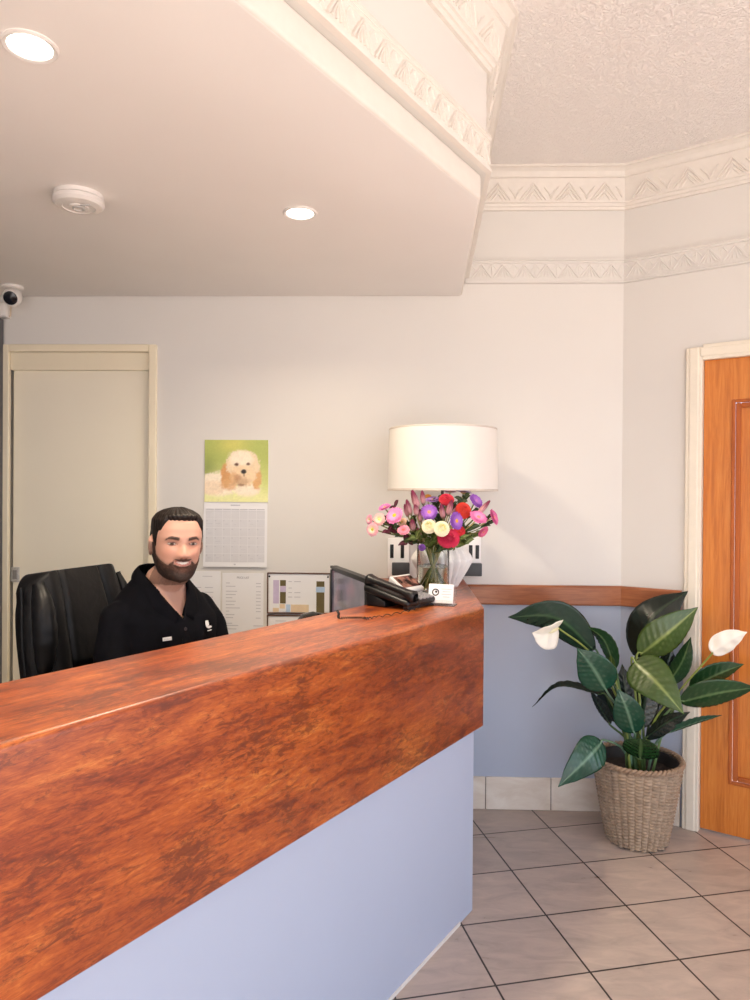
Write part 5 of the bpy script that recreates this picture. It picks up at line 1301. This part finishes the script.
# leafy sprigs between the blooms
M_fol = attr_mat('bouquet_leaf', .5, .2, 90)
def sprig(px, py, Y, n, L, cols, lab, name='leafy_sprig', rise=0):
    h = on_y(px, py, Y); t = thing(name, lab, 'foliage', tuple(h), 0, 'leafy sprigs in the bouquet'); d = (h-BC).normalized()
    for k in range(n):
        a = k*2.4+rf.random(); dd = (d*.8+V((math.cos(a), math.sin(a)*.7-.35, .45*math.sin(a*1.7)+rise))).normalized(); b_ = h-d*.012*(k % 4); e_ = b_+dd*L*rf.uniform(.75, 1.1)
        mb = MB(); leaf(mb, [b_, b_.lerp(e_, .5)+V((0, 0, .006)), e_], dd.cross(V((rf.uniform(-.4, .4), 1, rf.uniform(-.5, .5)))), L*.42, cols, .2, n=9, m=6, veins=4); mb.build('leaf', M_fol, t, smooth=180, vcol=True, recalc=False)
    flower_stem(h, t, .0018)
LG, LD, MR = (srgb(92, 112, 52), srgb(150, 160, 96)), (srgb(52, 72, 38), srgb(100, 116, 66)), (srgb(84, 22, 44), srgb(130, 60, 76))
for a in ((433, 541, 2.66, 7, .050, LG, 'light green leafy sprig in the middle, under the white pompoms'), (412, 541, 2.68, 7, .046, LD, 'dark green leafy sprig at the lower left of the bouquet'), (455, 547, 2.66, 7, .050, LG, 'light green leafy sprig over the right vase rim'),
          (469, 529, 2.70, 8, .050, LD, 'dark green leafy sprig at the right between pink and purple daisies'), (487, 519, 2.74, 5, .034, LD, 'dark leaves between the two pink daisies on the right'), (437, 502, 2.76, 6, .036, LD, 'dark leaves behind the red bloom at the top'),
          (464, 499, 2.76, 7, .040, LD, 'dark leaves at the top right beside the purple daisy'), (421, 534, 2.70, 7, .042, LG, 'pale leafy sprig left of the white pompoms'), (440, 518, 2.72, 7, .042, LD, 'dark leaves in the very middle of the bouquet'), (394, 529, 2.71, 6, .034, LD, 'dark leaves under the yellow-centred pink daisy'),
          (466, 543, 2.69, 5, .044, LG, 'green leaves at the lower right over the lamp base'), (445, 511, 2.78, 8, .046, LD, 'dark leaves at the back of the bouquet between the red blooms'), (428, 545, 2.66, 8, .046, LG, 'light green leaves over the left vase rim beside the violet bud'), (410, 524, 2.74, 8, .044, LD, 'dark leaves behind the leftmost celosia spikes'), (474, 536, 2.72, 6, .044, LG, 'pale green leaves under the pink daisies on the right'), (443, 549, 2.64, 8, .046, LD, 'dark leaves over the middle of the vase rim'), (471, 514, 2.75, 7, .042, LD, 'dark leaves between the orange-red bloom and the pink daisies'), (401, 535, 2.70, 7, .036, LD, 'small dark leaves right of the maroon leaves under the salmon daisy'), (387, 524, 2.73, 6, .032, LD, 'small dark leaves behind the cream daisies at the far left'), (459, 541, 2.66, 7, .042, LG, 'light green leaves right of the crimson bloom'), (435, 534, 2.68, 7, .040, LG, 'light green leaves just under the left white pompom'), (452, 508, 2.75, 6, .036, LD, 'dark leaves under the high red bloom'), (489, 524, 2.76, 6, .034, LD, 'dark leaves behind the drooping pink daisy'), (416, 538, 2.64, 6, .044, LG, 'light green leaves left of the violet bud'), (481, 510, 2.76, 5, .036, LD, 'dark leaves under the leaning celosia spike')): sprig(*a)
for a in ((389, 532, 2.68, 5, .038, MR, 'maroon leaves at the lower left of the bouquet'), (405, 543, 2.68, 4, .046, MR, 'maroon leaves hanging in front of the left power plate'), (394.5, 507, 2.72, 2, .034, MR, 'pointed maroon leaf above the yellow-centred pink daisy'), (383, 522, 2.72, 4, .034, MR, 'maroon leaves among the far-left pale daisies')): sprig(*a)
# ------------------------------------------------------------ light
def area(name, loc, target, sx, sy, power, col, spread=180):
    L = bpy.data.lights.new(name, 'AREA'); L.shape = 'RECTANGLE'; L.size = sx; L.size_y = sy; L.energy = power; L.color = col; L.spread = math.radians(spread)
    o = bpy.data.objects.new(name, L); COL.objects.link(o); o.location = loc; o.rotation_euler = (V(target)-V(loc)).to_track_quat('-Z', 'Y').to_euler(); return o
FW = (LX+.35+LX+4.0)/2
area('window_daylight_front', (FW, -2.25, 1.3), (FW, 3, 1.25), 3.5, 2.2, 15, (.76, .87, 1))
area('window_daylight_side', (REND.x-.02, REND.y-1.8, 1.3), (-1, REND.y-1.8, 1.2), 2.8, 2.0, 9, (.76, .87, 1))
L = bpy.data.lights.new('sun', 'SUN'); L.energy = 20; L.color = (1, .95, .84); L.angle = .01
so = bpy.data.objects.new('sun', L); COL.objects.link(so); so.location = (0, -5, 5); so.rotation_euler = V((.12, .78, -.66)).to_track_quat('-Z', 'Y').to_euler()
w = bpy.data.worlds.new('daylight'); bpy.context.scene.world = w; w.use_nodes = True; nt = w.node_tree
bg_ = nt.nodes['Background']; tc = nt.nodes.new('ShaderNodeTexCoord'); sp = nt.nodes.new('ShaderNodeSeparateXYZ'); rp = nt.nodes.new('ShaderNodeValToRGB')
nt.links.new(tc.outputs['Generated'], sp.inputs[0]); mr = nt.nodes.new('ShaderNodeMapRange'); mr.inputs[1].default_value = -.5; mr.inputs[2].default_value = .5
nt.links.new(sp.outputs['Z'], mr.inputs[0]); nt.links.new(mr.outputs[0], rp.inputs['Fac']); nt.links.new(rp.outputs['Color'], bg_.inputs['Color'])
e = rp.color_ramp.elements; e[0].position = .42; e[0].color = (1.3, 1.1, 1.0, 1); e[1].position = .56; e[1].color = (.74, .84, 1.02, 1)
bg_.inputs['Strength'].default_value = 2.2

# ------------------------------------------------------------ camera
cam = bpy.data.cameras.new('camera'); co_ = bpy.data.objects.new('camera', cam); COL.objects.link(co_)
cam.sensor_fit = 'AUTO'; cam.sensor_width = 36; cam.lens = FP*36/1000; cam.shift_x = 0; cam.shift_y = (PY0-500)/1000
c, s = math.cos(PITCH), math.sin(PITCH); Rt, Fw, Upv = V((1, 0, 0)), V((0, c, s)), V((0, -s, c)); cr, sr = math.cos(ROLL), math.sin(ROLL)
X_ = Rt*cr+Upv*sr; Y_ = Upv*cr-Rt*sr
co_.matrix_world = frame(CAM, X_, Y_, -Fw); cam.clip_start = .02
sc = bpy.context.scene; sc.camera = co_
vs = sc.view_settings; vs.view_transform = 'Standard'; vs.look = 'None'; vs.gamma = 1; vs.use_curve_mapping = False; vs.exposure = 0.16
sc.cycles.max_bounces = 10; sc.cycles.diffuse_bounces = 6; sc.cycles.transmission_bounces = 8; sc.cycles.sample_clamp_indirect = 6
